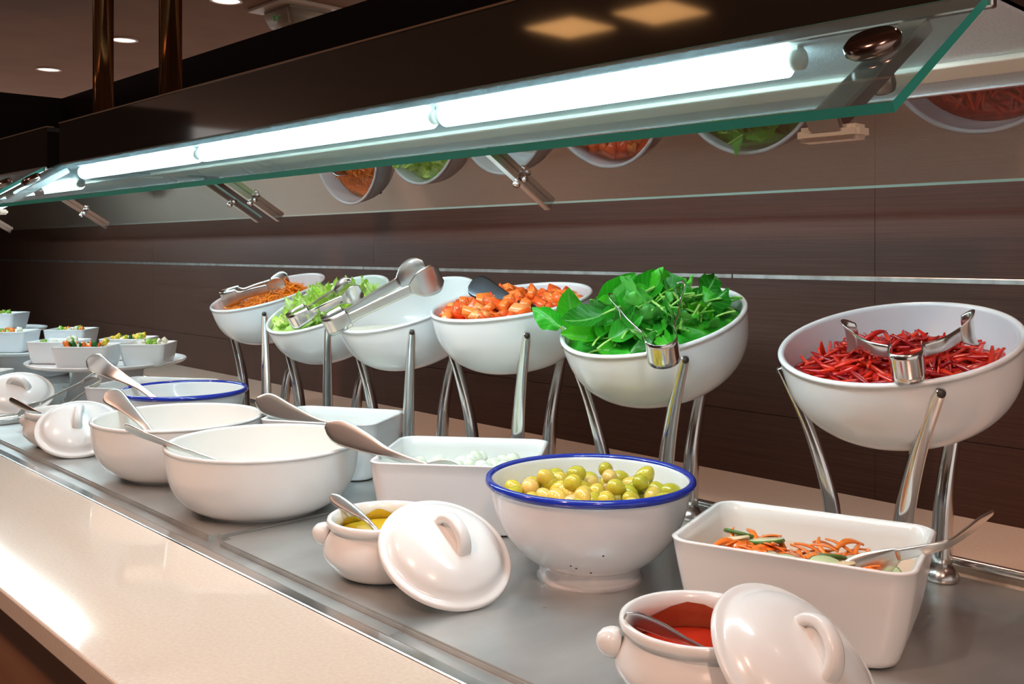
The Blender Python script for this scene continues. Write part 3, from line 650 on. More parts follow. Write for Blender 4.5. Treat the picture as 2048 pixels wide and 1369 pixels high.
for k in range(130):
    x, y = sample(ht, rg, 0.014, 0.55); z = ht(x, y) + rg.uniform(-0.004, 0.007)
    rot = Matrix.Rotation(rg.uniform(0, 6), 4, 'Z') @ Matrix.Rotation(rg.uniform(-1, 1), 4, 'X') @ Matrix.Rotation(rg.uniform(-1, 1), 4, 'Y') @ Matrix.Scale(rg.uniform(0.75, 1.1), 4)
    Mw = tomM @ Matrix.Translation((x, y, z)) @ rot
    while not fits(TC[k % 4].data, Mw, tomM):
        x *= 0.9; y *= 0.9; Mw = tomM @ Matrix.Translation((x, y, max(z, ht(x, y)))) @ rot
    o = TC[k] if k < 4 else bpy.data.objects.new('tomato_chunk', TC[k % 4].data)
    if k >= 4: C.objects.link(o)
    o.matrix_world = Mw
    tag(o, 'wet red orange tomato chunk in the tilted bowl', 'tomato', 'chopped tomato pieces')

# --- white dressing: a level surface in the tilted bowl
tl = T(20.3)
hm = lambda x, y: 0.062 - math.tan(tl) * (y + 0.02)
bed_in(sauM, 'white_dressing', hm, M['mayo'], 'smooth white dressing filling the tilted bowl', 'dressing')

# --- grated carrot: too fine to count
hc = lambda x, y: 0.078 - 0.10 * (y + 0.05) + 0.036 * math.exp(-((x - 0.02) / 0.065) ** 2 - ((y - 0.025) / 0.05) ** 2)
rg = random.Random(31); bm = bmesh.new()
for k in range(1500):
    x, y = sample(hc, rg, 0.021, 0.5); z = hc(x, y) + rg.uniform(-0.004, 0.006); a = rg.uniform(0, 2 * PI); ln = rg.uniform(0.012, 0.03)
    d = Vector((math.cos(a), math.sin(a), rg.gauss(0, 0.35 if k % 40 else 1.2))).normalized() * ln / 2; p = Vector((x, y, z)); s = Vector((-d.y, d.x, 0)).normalized() * 0.0011; u = Vector((0, 0, 0.0009))
    m0 = p + Vector((0, 0, rg.uniform(0, 0.003)))
    sec = []
    for q in (p - d, m0, p + d): sec.append([bm.verts.new(q - s), bm.verts.new(q + s), bm.verts.new(q + u)])
    for a_, b_ in zip(sec, sec[1:]):
        for i in range(3): bm.faces.new((a_[i], a_[(i + 1) % 3], b_[(i + 1) % 3], b_[i]))
o = new_obj('grated_carrot', bm, M['carrot']); o.matrix_world = carM; tag(o, 'bright orange grated carrot heaped in the tilted bowl', 'grated carrot', None, 'stuff')
o2 = inside_bed('carrot_bed', TRIN, lambda x, y: hc(x, y) - 0.004, M['carrot'], None, jit=0.002); o2.parent = o

# ------------------------------------------------------------------ front dishes
# enamel bowls with cobalt rim
def enamel_bowl(x, y, R, H, label, chips=False, zb=ZT):
    prof, rin = bowl_profile(R, H, R * 0.53, 0.004, 0.004, [(0.0, 0.50), (0.12, 0.505), (0.155, 0.52), (0.20, 0.60), (0.32, 0.735), (0.5, 0.865), (0.72, 0.95), (1.0, 1.0)])
    prof[3] = (R * 0.53, 0)
    g = thing('enamel_bowl', label, 'bowl', (x, y, Zp(zb)))
    new_obj('body', lathe_bm(prof, 80), M['enamel'], g, True)
    tor = [(R + 0.0005 + 0.0042 * math.cos(2 * PI * i / 14), H - 0.001 + 0.0046 * math.sin(2 * PI * i / 14)) for i in range(15)]
    new_obj('rim', lathe_bm(tor, 80), M['blue'], g, True)
    if chips:
        for a, h in ((-1.02, 0.30), (-1.08, 0.33), (-0.83, 0.245), (-0.70, 0.47)):
            rr = interp(sorted([(z, r) for r, z in prof[3:40]]), H * h); bm = lathe_bm([(0, 0.0006), (0.0011, 0.0003), (0.0013, -0.0005), (0, -0.0006)], 8)
            bm.transform(Matrix.Translation((rr * math.cos(a), rr * math.sin(a), H * h)) @ Matrix.Rotation(a, 4, 'Z') @ Matrix.Rotation(PI / 2, 4, 'Y')); new_obj('enamel_chip', bm, M['darksteel'], g)
    return g, rin
OX, OY, OR, OH = -0.717, 0.805, 0.112, 0.1075
ob, orin = enamel_bowl(OX, OY, OR, OH, 'white enamel bowl with cobalt blue rim full of olives', True)
br = inside_bed('olive_brine', orin, lambda x, y: OH * 0.79, M['brine']); br.location = (OX, OY, Zp(ZT)); tag(br, 'greenish brine around the olives in the blue rimmed bowl', 'brine')
def egg(name, a, b, m, seg=16, n=10, tip=0.12):
    prof = [(0, -a)] + [(b * math.sin(PI * k / n) * (1 - tip * math.cos(PI * k / n) * -1), -a * math.cos(PI * k / n)) for k in range(1, n)] + [(0, a)]
    return new_obj(name, lathe_bm(prof, seg), m, None, True)
OL = egg('olive', 0.0128, 0.0098, M['olive'])
rg = random.Random(3); spots = []; tries = 0
Rl = interp(orin, OH * 0.81) - 0.012
while len(spots) < 46 and tries < 6000:
    tries += 1; a = rg.uniform(0, 2 * PI); r = Rl * rg.random() ** 0.5; x, y = r * math.cos(a), r * math.sin(a)
    if all(math.hypot(x - p[0], y - p[1]) > 0.0175 for p in spots): spots.append((x, y, 0.003))
for a, r in ((0.5, 0.03), (1.6, 0.035), (2.7, 0.04), (4.0, 0.02), (0.9, 0.058), (5.3, 0.05), (3.3, 0.06), (2.0, 0.062), (1.3, 0.075)): spots.append((r * math.cos(a), r * math.sin(a), 0.016))
for k, (x, y, dz) in enumerate(spots):
    o = OL if k == 0 else bpy.data.objects.new('olive', OL.data)
    if k: C.objects.link(o)
    o.location = (OX + x, OY + y, Zp(ZT) + OH * 0.79 + dz + rg.uniform(-0.002, 0.004)); o.rotation_euler = (rg.gauss(PI / 2, 0.5), rg.uniform(0, 1), rg.uniform(0, 2 * PI)); s = rg.uniform(0.88, 1.1); o.scale = (s, s, s)
    tag(o, 'shiny yellow green olive piled in the blue rimmed bowl', 'olive', 'olives in the blue rimmed bowl')
eb, erin = enamel_bowl(-1.783, 0.828, 0.117, 0.0925, 'white enamel bowl with cobalt blue rim holding creamy dressing')
o = inside_bed('creamy_dressing', erin, lambda x, y: 0.0925 * 0.55, M['creamsauce']); o.location = (-1.783, 0.828, Zp(ZT)); tag(o, 'creamy dressing low in the far blue rimmed bowl', 'dressing')

# big plain white bowls
def plain_bowl(x, y, R, H, label):
    prof, rin = bowl_profile(R, H, R * 0.62, 0.005, 0.004, [(0.0, 0.60), (0.05, 0.67), (0.16, 0.80), (0.32, 0.90), (0.55, 0.965), (0.8, 0.99), (1.0, 1.0)])
    o = new_obj('serving_bowl', lathe_bm(prof, 88), M['porcelain'], None, True); o.location = (x, y, Zp(ZT)); tag(o, label, 'bowl', 'plain round white serving bowls'); return o, rin
fb, frin = plain_bowl(-1.223, 0.686, 0.1325, 0.093, 'round white serving bowl with a thin spoon resting on its rim')
gb, grin = plain_bowl(-1.504, 0.690, 0.1315, 0.093, 'round white serving bowl with a broad spoon handle over its rim')
for nm, rin, loc, lab in (('pale_dressing', frin, (-1.223, 0.686), 'pale dressing at the bottom of the bowl with thin spoon'), ('pale_dressing', grin, (-1.504, 0.690), 'pale dressing at the bottom of the bowl with broad spoon')):
    o = inside_bed(nm, rin, lambda x, y: 0.030, M['creamsauce']); o.location = (*loc, Zp(ZT)); tag(o, lab, 'dressing')

# rectangular dishes
dA, inA = rect_dish('rectangular_dish', 'white rectangular dish of carrot and cucumber salad', 'dish', -0.4723, 0.8372, math.atan2(0.058, 0.195), 0.216, 0.168, 0.09, M['porcelain'], taper=0.79)
dE, inE = rect_dish('rectangular_dish', 'white rectangular dish full of pearl onions', 'dish', -0.984, 0.850, math.atan2(0.133, 0.169), 0.215, 0.183, 0.09, M['porcelain_cool'], taper=0.84)
dH, inH = rect_dish('rectangular_dish', 'white rectangular dish with two steel server handles', 'dish', -1.3435, 0.8822, math.atan2(0.097, 0.165), 0.199, 0.148, 0.09, M['porcelain_cool'], taper=0.84)
dK, inK = rect_dish('rectangular_dish', 'white rectangular dish of greens beside the far blue rimmed bowl', 'dish', -2.045, 0.885, 0.58, 0.225, 0.19, 0.072, M['porcelain_cool'], taper=0.84)
rect_fill('vinegar_dressing', dA, inA, 0.09, 0.66, M['vinegar'], 'thin orange dressing in the carrot and cucumber dish', 'dressing')
rect_fill('onion_brine', dE, inE, 0.09, 0.62, M['onionbrine'], 'cloudy brine around the pearl onions', 'brine')
rect_fill('herb_dressing', dH, inH, 0.09, 0.55, M['onionbrine'], 'pale dressing in the dish with two server handles', 'dressing')
rect_fill('light_dressing', dK, inK, 0.072, 0.72, M['creamsauce'], 'light dressing under the greens in the far dish', 'dressing')
def in_dish(d, x, y, z): return d.matrix_world @ Vector((x, y, z))
bpy.context.view_layer.update()
# pearl onions
ON = egg('pearl_onion', 0.0105, 0.0095, M['onion'], tip=0.05)
rg = random.Random(8); sp = []; t = 0
hx, hy = inE(0.62); hx -= 0.011; hy -= 0.011
while len(sp) < 62 and t < 8000:
    t += 1; x, y = rg.uniform(-hx, hx), rg.uniform(-hy, hy)
    if all(math.hypot(x - p[0], y - p[1]) > 0.0165 for p in sp): sp.append((x, y, 0.002))
for k in range(20): sp.append((rg.uniform(-0.02, 0.075), rg.uniform(-0.02, 0.06), 0.013))
for k, (x, y, dz) in enumerate(sp):
    o = ON if k == 0 else bpy.data.objects.new('pearl_onion', ON.data)
    if k: C.objects.link(o)
    o.location = in_dish(dE, x, y, 0.09 * 0.62 + dz + rg.uniform(-.002, .004)); o.rotation_euler = (rg.uniform(0, 3), rg.uniform(0, 3), 0); s = rg.uniform(0.8, 1.1); o.scale = (s, s, s)
    tag(o, 'small translucent white pearl onion in the rectangular dish', 'onion', 'pearl onions in the rectangular dish')
# carrot and cucumber salad
def cuc_slice(name):
    bm = lathe_bm([(0, -0.002), (0.0165, -0.002), (0.0175, -0.0012), (0.0175, 0.0012), (0.0165, 0.002), (0, 0.002)], 28); g = new_obj(name, bm, M['cucumber'], None, True)
    sk = new_obj('skin', lathe_bm([(0.0172, -0.0019), (0.0184, -0.0010), (0.0184, 0.0010), (0.0172, 0.0019)], 28), M['cucskin'], g, True); return g, sk
rg = random.Random(14)
cs, sk = cuc_slice('cucumber_slice')
CU = [(-0.055, -0.040, 0.5), (-0.012, -0.048, 0.3), (0.030, -0.045, 0.3), (0.066, -0.046, 0.4), (0.02, 0.0, 0.3), (-0.04, 0.01, 0.2), (0.072, -0.02, 0.3), (-0.07, 0.03, 0.2)]
for k, (x, y, tlt) in enumerate(CU):
    if k == 0: o = cs
    else:
        o = bpy.data.objects.new('cucumber_slice', cs.data); C.objects.link(o); q = bpy.data.objects.new('skin', sk.data); C.objects.link(q); q.parent = o
    o.location = in_dish(dA, x, y, 0.0690 + 0.003 * (k % 3)); o.rotation_euler = (tlt, rg.uniform(-0.4, 0.4), rg.uniform(0, 6)); tag(o, 'thin cucumber slice with dark skin in the salad dish', 'cucumber', 'cucumber slices in the salad dish')
cst = sweep('carrot_strip', [(-0.018, 0, 0), (-0.006, 0.003, 0.003), (0.006, 0.003, 0.003), (0.018, 0, 0)], [0.003, 0.006, 0.006, 0.003], (0, 1, 0), 0.0022, M['orange'], None, 3, sec=6)
for k in range(80):
    o = cst if k == 0 else bpy.data.objects.new('carrot_strip', cst.data)
    if k: C.objects.link(o)
    cx, cy = rg.choice(((-0.05, -0.02), (-0.03, 0.0), (0.0, -0.03), (0.005, -0.01), (0.062, -0.045), (-0.06, 0.02), (0.02, 0.02)))
    o.location = in_dish(dA, cx + rg.gauss(0, 0.012), max(-0.058, cy + rg.gauss(0, 0.010)), 0.063 + rg.uniform(0, 0.013)); o.rotation_euler = (rg.uniform(-.6, .6), rg.uniform(-.4, .4), rg.uniform(0, 6)); s = rg.uniform(0.6, 1.1); o.scale = (s, s, s)
    tag(o, 'orange carrot strip in the salad dish', 'carrot', 'carrot strips in the salad dish')
cc = chunk('carrot_chunk', M['orange'], 0.012, 0.008, 0.005, 91, 0.003)
for k, (x, y) in enumerate(((0.002, -0.035), (-0.038, -0.028), (0.072, -0.038), (-0.062, -0.018), (0.02, -0.02))):
    o = cc if k == 0 else bpy.data.objects.new('carrot_chunk', cc.data)
    if k: C.objects.link(o)
    o.location = in_dish(dA, x, y, 0.0725); o.rotation_euler = (rg.uniform(-.3, .3), rg.uniform(-.3, .3), rg.uniform(0, 6)); tag(o, 'thick orange carrot chunk in the salad dish', 'carrot', 'carrot chunks in the salad dish')
pk = chunk('pickle_piece', M['pickle'], 0.012, 0.006, 0.0025, 77)
for k, (x, y) in enumerate(((-0.078, -0.035), (-0.025, -0.035), (-0.045, -0.05), (0.04, -0.03), (0.005, -0.055), (-0.065, 0.0), (0.05, 0.01))):
    o = pk if k == 0 else bpy.data.objects.new('pickle_piece', pk.data)
    if k: C.objects.link(o)
    o.location = in_dish(dA, x, y, 0.0735 + 0.003 * (k % 2)); o.rotation_euler = (rg.uniform(-.4, .4), rg.uniform(-.3, .3), rg.uniform(0, 6)); tag(o, 'pale pickled vegetable piece in the salad dish', 'pickle', 'pickle pieces in the salad dish')
# thin herb stalks in the two-handled dish and far dish
hbk = sweep('herb_sprig', [(0, 0, 0), (0.002, 0.002, 0.012), (0.008, 0.004, 0.02)], [0.002, 0.0024, 0.001], (0, 1, 0), 0.0014, M['chopgreen'], None, 3, sec=6)
for k, (d, x, y, z, s, r) in enumerate(((dH, 0.035, 0.01, 0.048, 1.2, 0.3), (dH, 0.05, 0.0, 0.048, 1.0, 1.3), (dH, 0.02, -0.02, 0.048, 1.0, 2.3), (dH, 0.06, -0.03, 0.048, 0.9, 4.0), (dK, -0.02, 0.0, 0.05, 1.5, 0.3), (dK, 0.03, 0.02, 0.05, 1.8, 2.0), (dK, 0.06, 0.05, 0.05, 1.1, 3.0), (dK, -0.05, -0.03, 0.05, 1.1, 1.0))):
    o = hbk if k == 0 else bpy.data.objects.new('herb_sprig', hbk.data)
    if k: C.objects.link(o)
    o.location = in_dish(d, x, y, z); o.rotation_euler = (0.3 * math.sin(k), 0.5, r); o.scale = (s, s, s)
    tag(o, 'thin green herb sprig poking out of the ' + ('two handled dish' if d is dH else 'far dish of greens'), 'herb', 'herb sprigs in ' + ('the two handled dish' if d is dH else 'the far dish of greens'))

# lidded sauce pots with lug handles
def sauce_pot(x, y, label, rot=0.0):
    g = thing('sauce_pot', label, 'pot', (x, y, Zp(ZT)), rot, 'small white sauce pots with lugs')
    out = smooth_prof([(0.040, 0.000), (0.054, 0.008), (0.0665, 0.024), (0.0665, 0.036), (0.0600, 0.048), (0.0585, 0.053)], 4)
    prof = [(0, 0.003), (0.034, 0.003), (0.036, 0)] + out + [(0.0590, 0.0555), (0.0625, 0.057), (0.0635, 0.060), (0.0630, 0.064), (0.0605, 0.0655), (0.0578, 0.0640), (0.0555, 0.056)]
    inn = smooth_prof([(0.0555, 0.052), (0.0615, 0.036), (0.0615, 0.025), (0.050, 0.012), (0.038, 0.006)], 4)
    new_obj('body', lathe_bm(prof + inn + [(0, 0.006)], 64), M['porcelain'], g, True)
    for s, a in ((1, T(222)), (1, T(42))):
        bm = lathe_bm([(0, -0.0065), (0.009, -0.0065), (0.0125, -0.005), (0.0120, 0.003), (0.0090, 0.009), (0.004, 0.0125), (0, 0.013)], 18)
        bm.transform(Matrix.Translation((0.069 * math.cos(a), 0.069 * math.sin(a), 0.043)) @ Matrix.Rotation(a, 4, 'Z') @ Matrix.Rotation(T(78), 4, 'Y'))
        new_obj('lug', bm, M['porcelain'], g, True)
    return g, sorted([(z, r) for r, z in inn])
def pot_lid(c, n, label, spin):
    n = Vector(n).normalized(); q = Vector((0, 0, 1)).rotation_difference(n)
    Mx = Matrix.Translation((c[0], c[1], Zp(c[2]))) @ q.to_matrix().to_4x4() @ Matrix.Rotation(spin, 4, 'Z')
    g = thing('pot_lid', label, 'lid', None, mat4=Mx, group='white pot lids leaning on their pots')
    R = 0.0725
    top = smooth_prof([(R, 0.0), (R * 0.985, 0.004), (R * 0.90, 0.0052), (R * 0.845, 0.0085), (R * 0.76, 0.0155), (R * 0.55, 0.0235), (R * 0.28, 0.0275), (0.0, 0.0285)], 4)
    prof = [(0, 0.0205), (R * 0.5, 0.0165), (R * 0.74, 0.008), (R * 0.80, -0.0045), (R * 0.84, -0.005), (R * 0.86, -0.0015), (R * 0.97, -0.0025)] + top[:-1] + [(0, 0.0285)]
    new_obj('cap', lathe_bm(prof, 64), M['porcelain'], g, True)
    sweep('handle', [(-0.0225, 0, 0.0215), (-0.0200, 0, 0.0330), (-0.0115, 0, 0.0415), (0, 0, 0.0438), (0.0115, 0, 0.0415), (0.0200, 0, 0.0330), (0.0225, 0, 0.0215)], [0.017, 0.0150, 0.0135, 0.013, 0.0135, 0.0150, 0.017], (0, 1, 0), 0.010, M['porcelain'], g, 5, sec=14)
    sweep('grip_web', [(-0.018, 0, 0.030), (0, 0, 0.031), (0.018, 0, 0.030)], [0.005, 0.005, 0.005], (0, 1, 0), 0.018, M['porcelain'], g, 4, sec=12)
    return g
p1, prin = sauce_pot(-0.879, 0.643, 'small white lug handled pot holding yellow sauce')
p2, _ = sauce_pot(-0.459, 0.646, 'small white lug handled pot holding red sauce')
p3, _ = sauce_pot(-1.878, 0.638, 'small white lug handled pot beside the round bowls')
p4, _ = sauce_pot(-2.400, 0.700, 'small white lug handled pot before the stacked dishes')
for (x, y), m, lv, nm, lab in (((-0.879, 0.643), M['mustard'], 0.046, 'yellow_sauce', 'glossy yellow sauce in the small lug handled pot'), ((-0.459, 0.646), M['ketchup'], 0.034, 'red_sauce', 'glossy red sauce in the small lug handled pot'), ((-1.878, 0.638), M['creamsauce'], 0.040, 'pale_sauce', 'pale sauce in the pot beside the round bowls'), ((-2.400, 0.700), M['creamsauce'], 0.040, 'pale_sauce', 'pale sauce in the pot before the stacked dishes')):
    o = inside_bed(nm, prin, lambda a, b: lv, m); o.location = (x, y, Zp(ZT)); tag(o, lab, 'sauce')
def film(parent, m, z0, z1, a0, a1):                   # dried sauce on the pot's inner wall
    bm = bmesh.new(); prev = None
    for i in range(25):
        a = a0 + (a1 - a0) * i / 24; col = []
        top = z0 + (z1 - z0) * (0.75 + 0.25 * math.sin(i * 0.9)) * math.sin(PI * (0.08 + 0.84 * i / 24)) ** 0.4
        for k in range(6):
            z = z0 + (top - z0) * k / 5; r = interp(prin + [(0.056, 0.0555), (0.064, 0.0578)], z) - 0.0006; col.append(bm.verts.new((r * math.cos(a), r * math.sin(a), z)))
        if prev:
            for k in range(5): bm.faces.new((prev[k], col[k], col[k + 1], prev[k + 1]))
        prev = col
    bmesh.ops.recalc_face_normals(bm, faces=bm.faces)
    return new_obj('dried_sauce', bm, m, parent, True)
film(p2, M['ketchupfilm'], 0.033, 0.058, 0, 2 * PI)
film(p1, M['mustard'], 0.045, 0.058, T(60), T(200))
pot_lid((-0.783, 0.651, -0.3187), (0.546, -0.097, 0.832), 'white pot lid leaning on the yellow sauce pot', T(-2))
pot_lid((-0.3765, 0.654, -0.3132), (0.636, -0.033, 0.771), 'white pot lid leaning on the red sauce pot', T(-25))
pot_lid((-1.784, 0.634, -0.3190), (0.516, -0.194, 0.834), 'white pot lid leaning beside the round bowls', T(-25))
pot_lid((-2.305, 0.690, -0.3187), (0.53, -0.15, 0.83), 'white pot lid leaning before the stacked dishes', T(40))

# ------------------------------------------------------------------ utensils
def spoon(label, pts, widths, wvec, m=None, thick=0.003, cups=None, name='serving_spoon', cat='spoon', group=None, thicks=None):
    pts = [(p[0], p[1], Zp(p[2])) for p in pts]
    k = max(2, len(pts) - 2)
    g = thing(name, label, cat, pts[-1], group=group); off = Vector(pts[-1])
    loc = [tuple(Vector(p) - off) for p in pts]
    wv = wvec if isinstance(wvec[0], (tuple, list)) else [wvec] * len(pts)
    # handle and bowl as two parts of the one spoon
    sweep('handle', loc[:k + 1], widths[:k + 1], wv[:k + 1], thick, m or M['cutlery'], g, 7, thicks=thicks[:k + 1] if thicks else None, sec=12)
    lastd = (Vector(loc[-1]) - Vector(loc[k])); w = max(widths[k:])
    q = [Vector(loc[k]) + lastd * f for f in (-0.06, 0.12, 0.35, 0.62, 0.86, 1.0)]
    sweep('spoon_bowl', [tuple(v) for v in q], [widths[k] * 0.9, w * 0.62, w * 0.95, w, w * 0.72, w * 0.15], wv[-1], 0.0018, m or M['cutlery'], g, 5, cups=[0, 0.003, 0.006, 0.007, 0.004, 0.001], sec=14)
    return g
SIDE = (0.72, 0.69, 0.0)         # across the view: a handle with this width direction shows its broad face
spoon('steel spoon with dark handle resting over the salad dish corner', [(-0.350, 0.968, -0.250), (-0.350, 0.930, -0.2535), (-0.350, 0.893, -0.257), (-0.354, 0.862, -0.2600), (-0.386, 0.842, -0.2715), (-0.440, 0.812, -0.318)], [0.006, 0.014, 0.012, 0.009, 0.011, 0.034], (0.3, 0.1, 0.9))
spoon('broad handled steel spoon leaning out of the onion dish', [(-1.107, 0.714, -0.2325), (-1.090, 0.722, -0.2405), (-1.060, 0.738, -0.2515), (-1.022, 0.757, -0.2655), (-0.985, 0.790, -0.282), (-0.945, 0.825, -0.302)], [0.010, 0.033, 0.028, 0.013, 0.012, 0.04], (0.35, 0.55, 0.75))
spoon('broad steel serving spoon in the two handled dish', [(-1.425, 0.786, -0.2425), (-1.408, 0.796, -0.2480), (-1.375, 0.815, -0.2610), (-1.335, 0.842, -0.2735), (-1.315, 0.860, -0.28), (-1.29, 0.885, -0.305)], [0.010, 0.036, 0.030, 0.014, 0.012, 0.04], (0.35, 0.55, 0.75))
spoon('steel serving fork tucked under the broad spoon', [(-1.432, 0.801, -0.2530), (-1.414, 0.807, -0.2562), (-1.388, 0.820, -0.2620), (-1.368, 0.833, -0.2675), (-1.36, 0.87, -0.29), (-1.35, 0.90, -0.305)], [0.008, 0.026, 0.022, 0.012, 0.012, 0.035], (0.45, 0.6, 0.5), name='serving_fork', cat='fork')
spoon('thin steel spoon balanced over the round bowl rim', [(-1.355, 0.545, -0.2495), (-1.338, 0.549, -0.2505), (-1.29, 0.561, -0.2585), (-1.225, 0.574, -0.2655), (-1.19, 0.60, -0.278), (-1.16, 0.645, -0.318)], [0.008, 0.026, 0.018, 0.010, 0.010, 0.04], (0.2, -0.5, 0.6))
spoon('broad steel spoon handle rising from the round bowl', [(-1.668, 0.640, -0.2402), (-1.655, 0.643, -0.2462), (-1.622, 0.649, -0.2592), (-1.560, 0.656, -0.283), (-1.52, 0.665, -0.312), (-1.47, 0.685, -0.343)], [0.010, 0.034, 0.026, 0.013, 0.012, 0.04], (0.1, 0.8, 0.5))
spoon('broad steel spoon leaning out of the far blue rimmed bowl', [(-1.945, 0.708, -0.2104), (-1.938, 0.719, -0.2185), (-1.918, 0.745, -0.2395), (-1.864, 0.775, -0.2655), (-1.82, 0.795, -0.292), (-1.775, 0.825, -0.325)], [0.012, 0.038, 0.026, 0.012, 0.012, 0.04], (0.25, 0.7, 0.55))
spoon('small steel teaspoon standing in the yellow sauce pot', [(-0.951, 0.620, -0.2830), (-0.943, 0.6225, -0.2865), (-0.922, 0.628, -0.2945), (-0.897, 0.633, -0.304), (-0.882, 0.640, -0.318), (-0.858, 0.652, -0.340)], [0.006, 0.0135, 0.012, 0.006, 0.006, 0.022], (0.1, 0.8, 0.5), M['steel'], name='teaspoon')
spoon('small steel teaspoon lying in the red sauce pot', [(-0.4915, 0.5935, -0.2890), (-0.486, 0.602, -0.2930), (-0.474, 0.619, -0.3025), (-0.461, 0.633, -0.3115), (-0.45, 0.645, -0.320), (-0.435, 0.667, -0.336)], [0.006, 0.0125, 0.011, 0.006, 0.006, 0.022], (0.55, 0.5, 0.6), M['steel'], name='teaspoon')
spoon('small steel teaspoon sticking out of the pot beside the round bowls', [(-1.928, 0.562, -0.2735), (-1.922, 0.566, -0.2765), (-1.895, 0.585, -0.2910), (-1.872, 0.602, -0.3010), (-1.872, 0.62, -0.312), (-1.875, 0.64, -0.335)], [0.006, 0.0125, 0.011, 0.006, 0.006, 0.022], (0.55, 0.4, 0.7), M['steel'], name='teaspoon')
spoon('dark steel server lying on the chopped tomato', [(-1.112, 0.975, -0.0505), (-1.097, 0.975, -0.0535), (-1.060, 0.975, -0.064), (-1.005, 0.975, -0.0785), (-0.985, 0.972, -0.083), (-0.96, 0.97, -0.088)], [0.014, 0.037, 0.030, 0.010, 0.010, 0.016], (0.3, 0.55, 0.8), M['gunmetal'])

def tongs(label, cap, direc, nrm, ln, open_, w, paddle, m=None, group='steel tongs in the tilted bowls', rcap=0.0115, drop=0.0):
    """spring tongs: one strip bent round at the cap, two arms with paddle tips; nrm is the strip's width direction."""
    d = Vector(direc).normalized(); n = Vector(nrm); n = (n - d * n.dot(d)).normalized(); s = d.cross(n)
    o = Vector((cap[0], cap[1], Zp(cap[2])))
    g = thing('serving_tongs', label, 'tongs', tuple(o), group=group); m = m or M['chrome']
    P = lambda a, b, c=0.0: tuple(d * a + s * b + n * c)
    cp = [P(0.022, rcap * 0.95), P(0.012, rcap)] + [P(-rcap * math.sin(t), rcap * math.cos(t)) for t in [PI * k / 8 for k in range(0, 9)]] + [P(0.012, -rcap), P(0.022, -rcap * 0.95)]
    sweep('spring_cap', cp, [w] * len(cp), tuple(n), 0.0014, m, g, 3, sec=8)
    for sg in (1, -1):
        aw = w * 0.55
        pts = [P(0.018, sg * rcap * 0.97), P(0.03, sg * (rcap * 1.0), -0.001), P(ln * 0.45, sg * (rcap + open_ * 0.4), -drop * 0.3), P(ln * 0.72, sg * (rcap + open_ * 0.75), -drop * 0.7)]
        a = sweep('arm', pts, [w * 0.95, aw, aw, aw], tuple(n), 0.0014, m, g, 5, sec=8)
        tp = [P(ln * 0.70, sg * (rcap + open_ * 0.73), -drop * 0.68), P(ln * 0.80, sg * (rcap + open_ * 0.92), -drop * 0.8), P(ln * 0.92, sg * (rcap + open_ * 0.95), -drop * 0.95), P(ln, sg * (rcap + open_ * 0.75), -drop)]
        sweep('tip', tp, [aw, paddle * 0.9, paddle, paddle * 0.55], tuple(n), 0.0015, m, g, 5, cups=[0, 0.003 * sg, 0.004 * sg, 0.002 * sg], sec=12)
    return g
def axis(Mx): return (Mx.to_3x3() @ Vector((0, 0, 1)))
def inplane(Mx, ax, ay, up=0.0):
    a = axis(Mx); v = Vector((ax, ay, 0)); v = v - a * v.dot(a); return v.normalized() + a * up
nb = axis(beetM)
tongs('steel tongs lying on the red beetroot strips', (-0.402, 0.900, -0.1065), inplane(beetM, -0.36, 0.93, 0.03), nb, 0.090, 0.046, 0.031, 0.036, rcap=0.0150)
tongs('steel tongs clipped over the spinach bowl rim', (-0.684, 0.893, -0.112), inplane(spinM, -0.66, 0.75, 0.24), axis(spinM) + Vector((0.25, -0.2, 0)), 0.125, 0.026, 0.034, 0.034, rcap=0.0185)
tongs('wide paddled steel tongs over the white dressing', tuple(sauM @ Vector((-0.030, -0.1245, BH + 0.0155)) - Vector((0, 0, EYE))), inplane(sauM, 0.34, 0.94, 0.14), axis(sauM), 0.185, 0.026, 0.032, 0.050, m=M['steel'], rcap=0.0175)
tongs('steel tongs resting on the shredded lettuce', (-1.523, 0.923, -0.122), inplane(letM, 0.35, 0.93, 0.10), axis(letM), 0.12, 0.020, 0.033, 0.034, rcap=0.0165)
tongs('steel tongs resting on the grated carrot', (-1.895, 0.983, -0.098), inplane(carM, 0.62, 0.75, 0.05), axis(carM), 0.125, 0.012, 0.036, 0.038, m=M['steel'], rcap=0.0165)
tongs('long steel tongs lying across the tray by the sauce pot', (-2.100, 0.780, -0.2745), (0.021, -0.141, -0.068), (0.5, 0.5, 0.8), 0.165, 0.010, 0.022, 0.026, m=M['steel'], group=None)

# ------------------------------------------------------------------ stacked dishes at the far end
def plate(x, y, R, zt, label, name='round_platter'):
    prof = smooth_prof([(0, 0.0), (R * 0.60, 0.0), (R * 0.82, 0.0018), (R * 0.95, 0.0055), (R, 0.0115), (R * 1.0, 0.0142), (R * 0.985, 0.0145), (R * 0.94, 0.0085), (R * 0.86, 0.0068), (0, 0.0070)], 3)
    o = new_obj(name, lathe_bm(prof, 64), M['porcelain_cool'], None, True); o.location = (x, y, Zp(zt) - 0.007); return tag(o, label, 'platter')
def riser(x, y, R, z1, label):
    h = z1 - 0.007 - ZT
    prof = [(0, 0), (R, 0), (R, 0.004), (R * 0.93, 0.008), (R * 0.82, h * 0.5), (R * 0.86, h - 0.008), (R * 0.95, h - 0.003), (R * 0.95, h), (0, h)]
    o = new_obj('pedestal_stand', lathe_bm(prof, 48), M['porcelain_cool'], None, True); o.location = (x, y, Zp(ZT)); return tag(o, label, 'stand')
Z1, Z2, Z3 = -0.272, -0.288, -0.262
plate(-2.385, 0.915, 0.183, Z1, 'wide round white platter carrying four small square bowls'); riser(-2.385, 0.915, 0.10, Z1, 'white pedestal stand under the platter with four bowls')
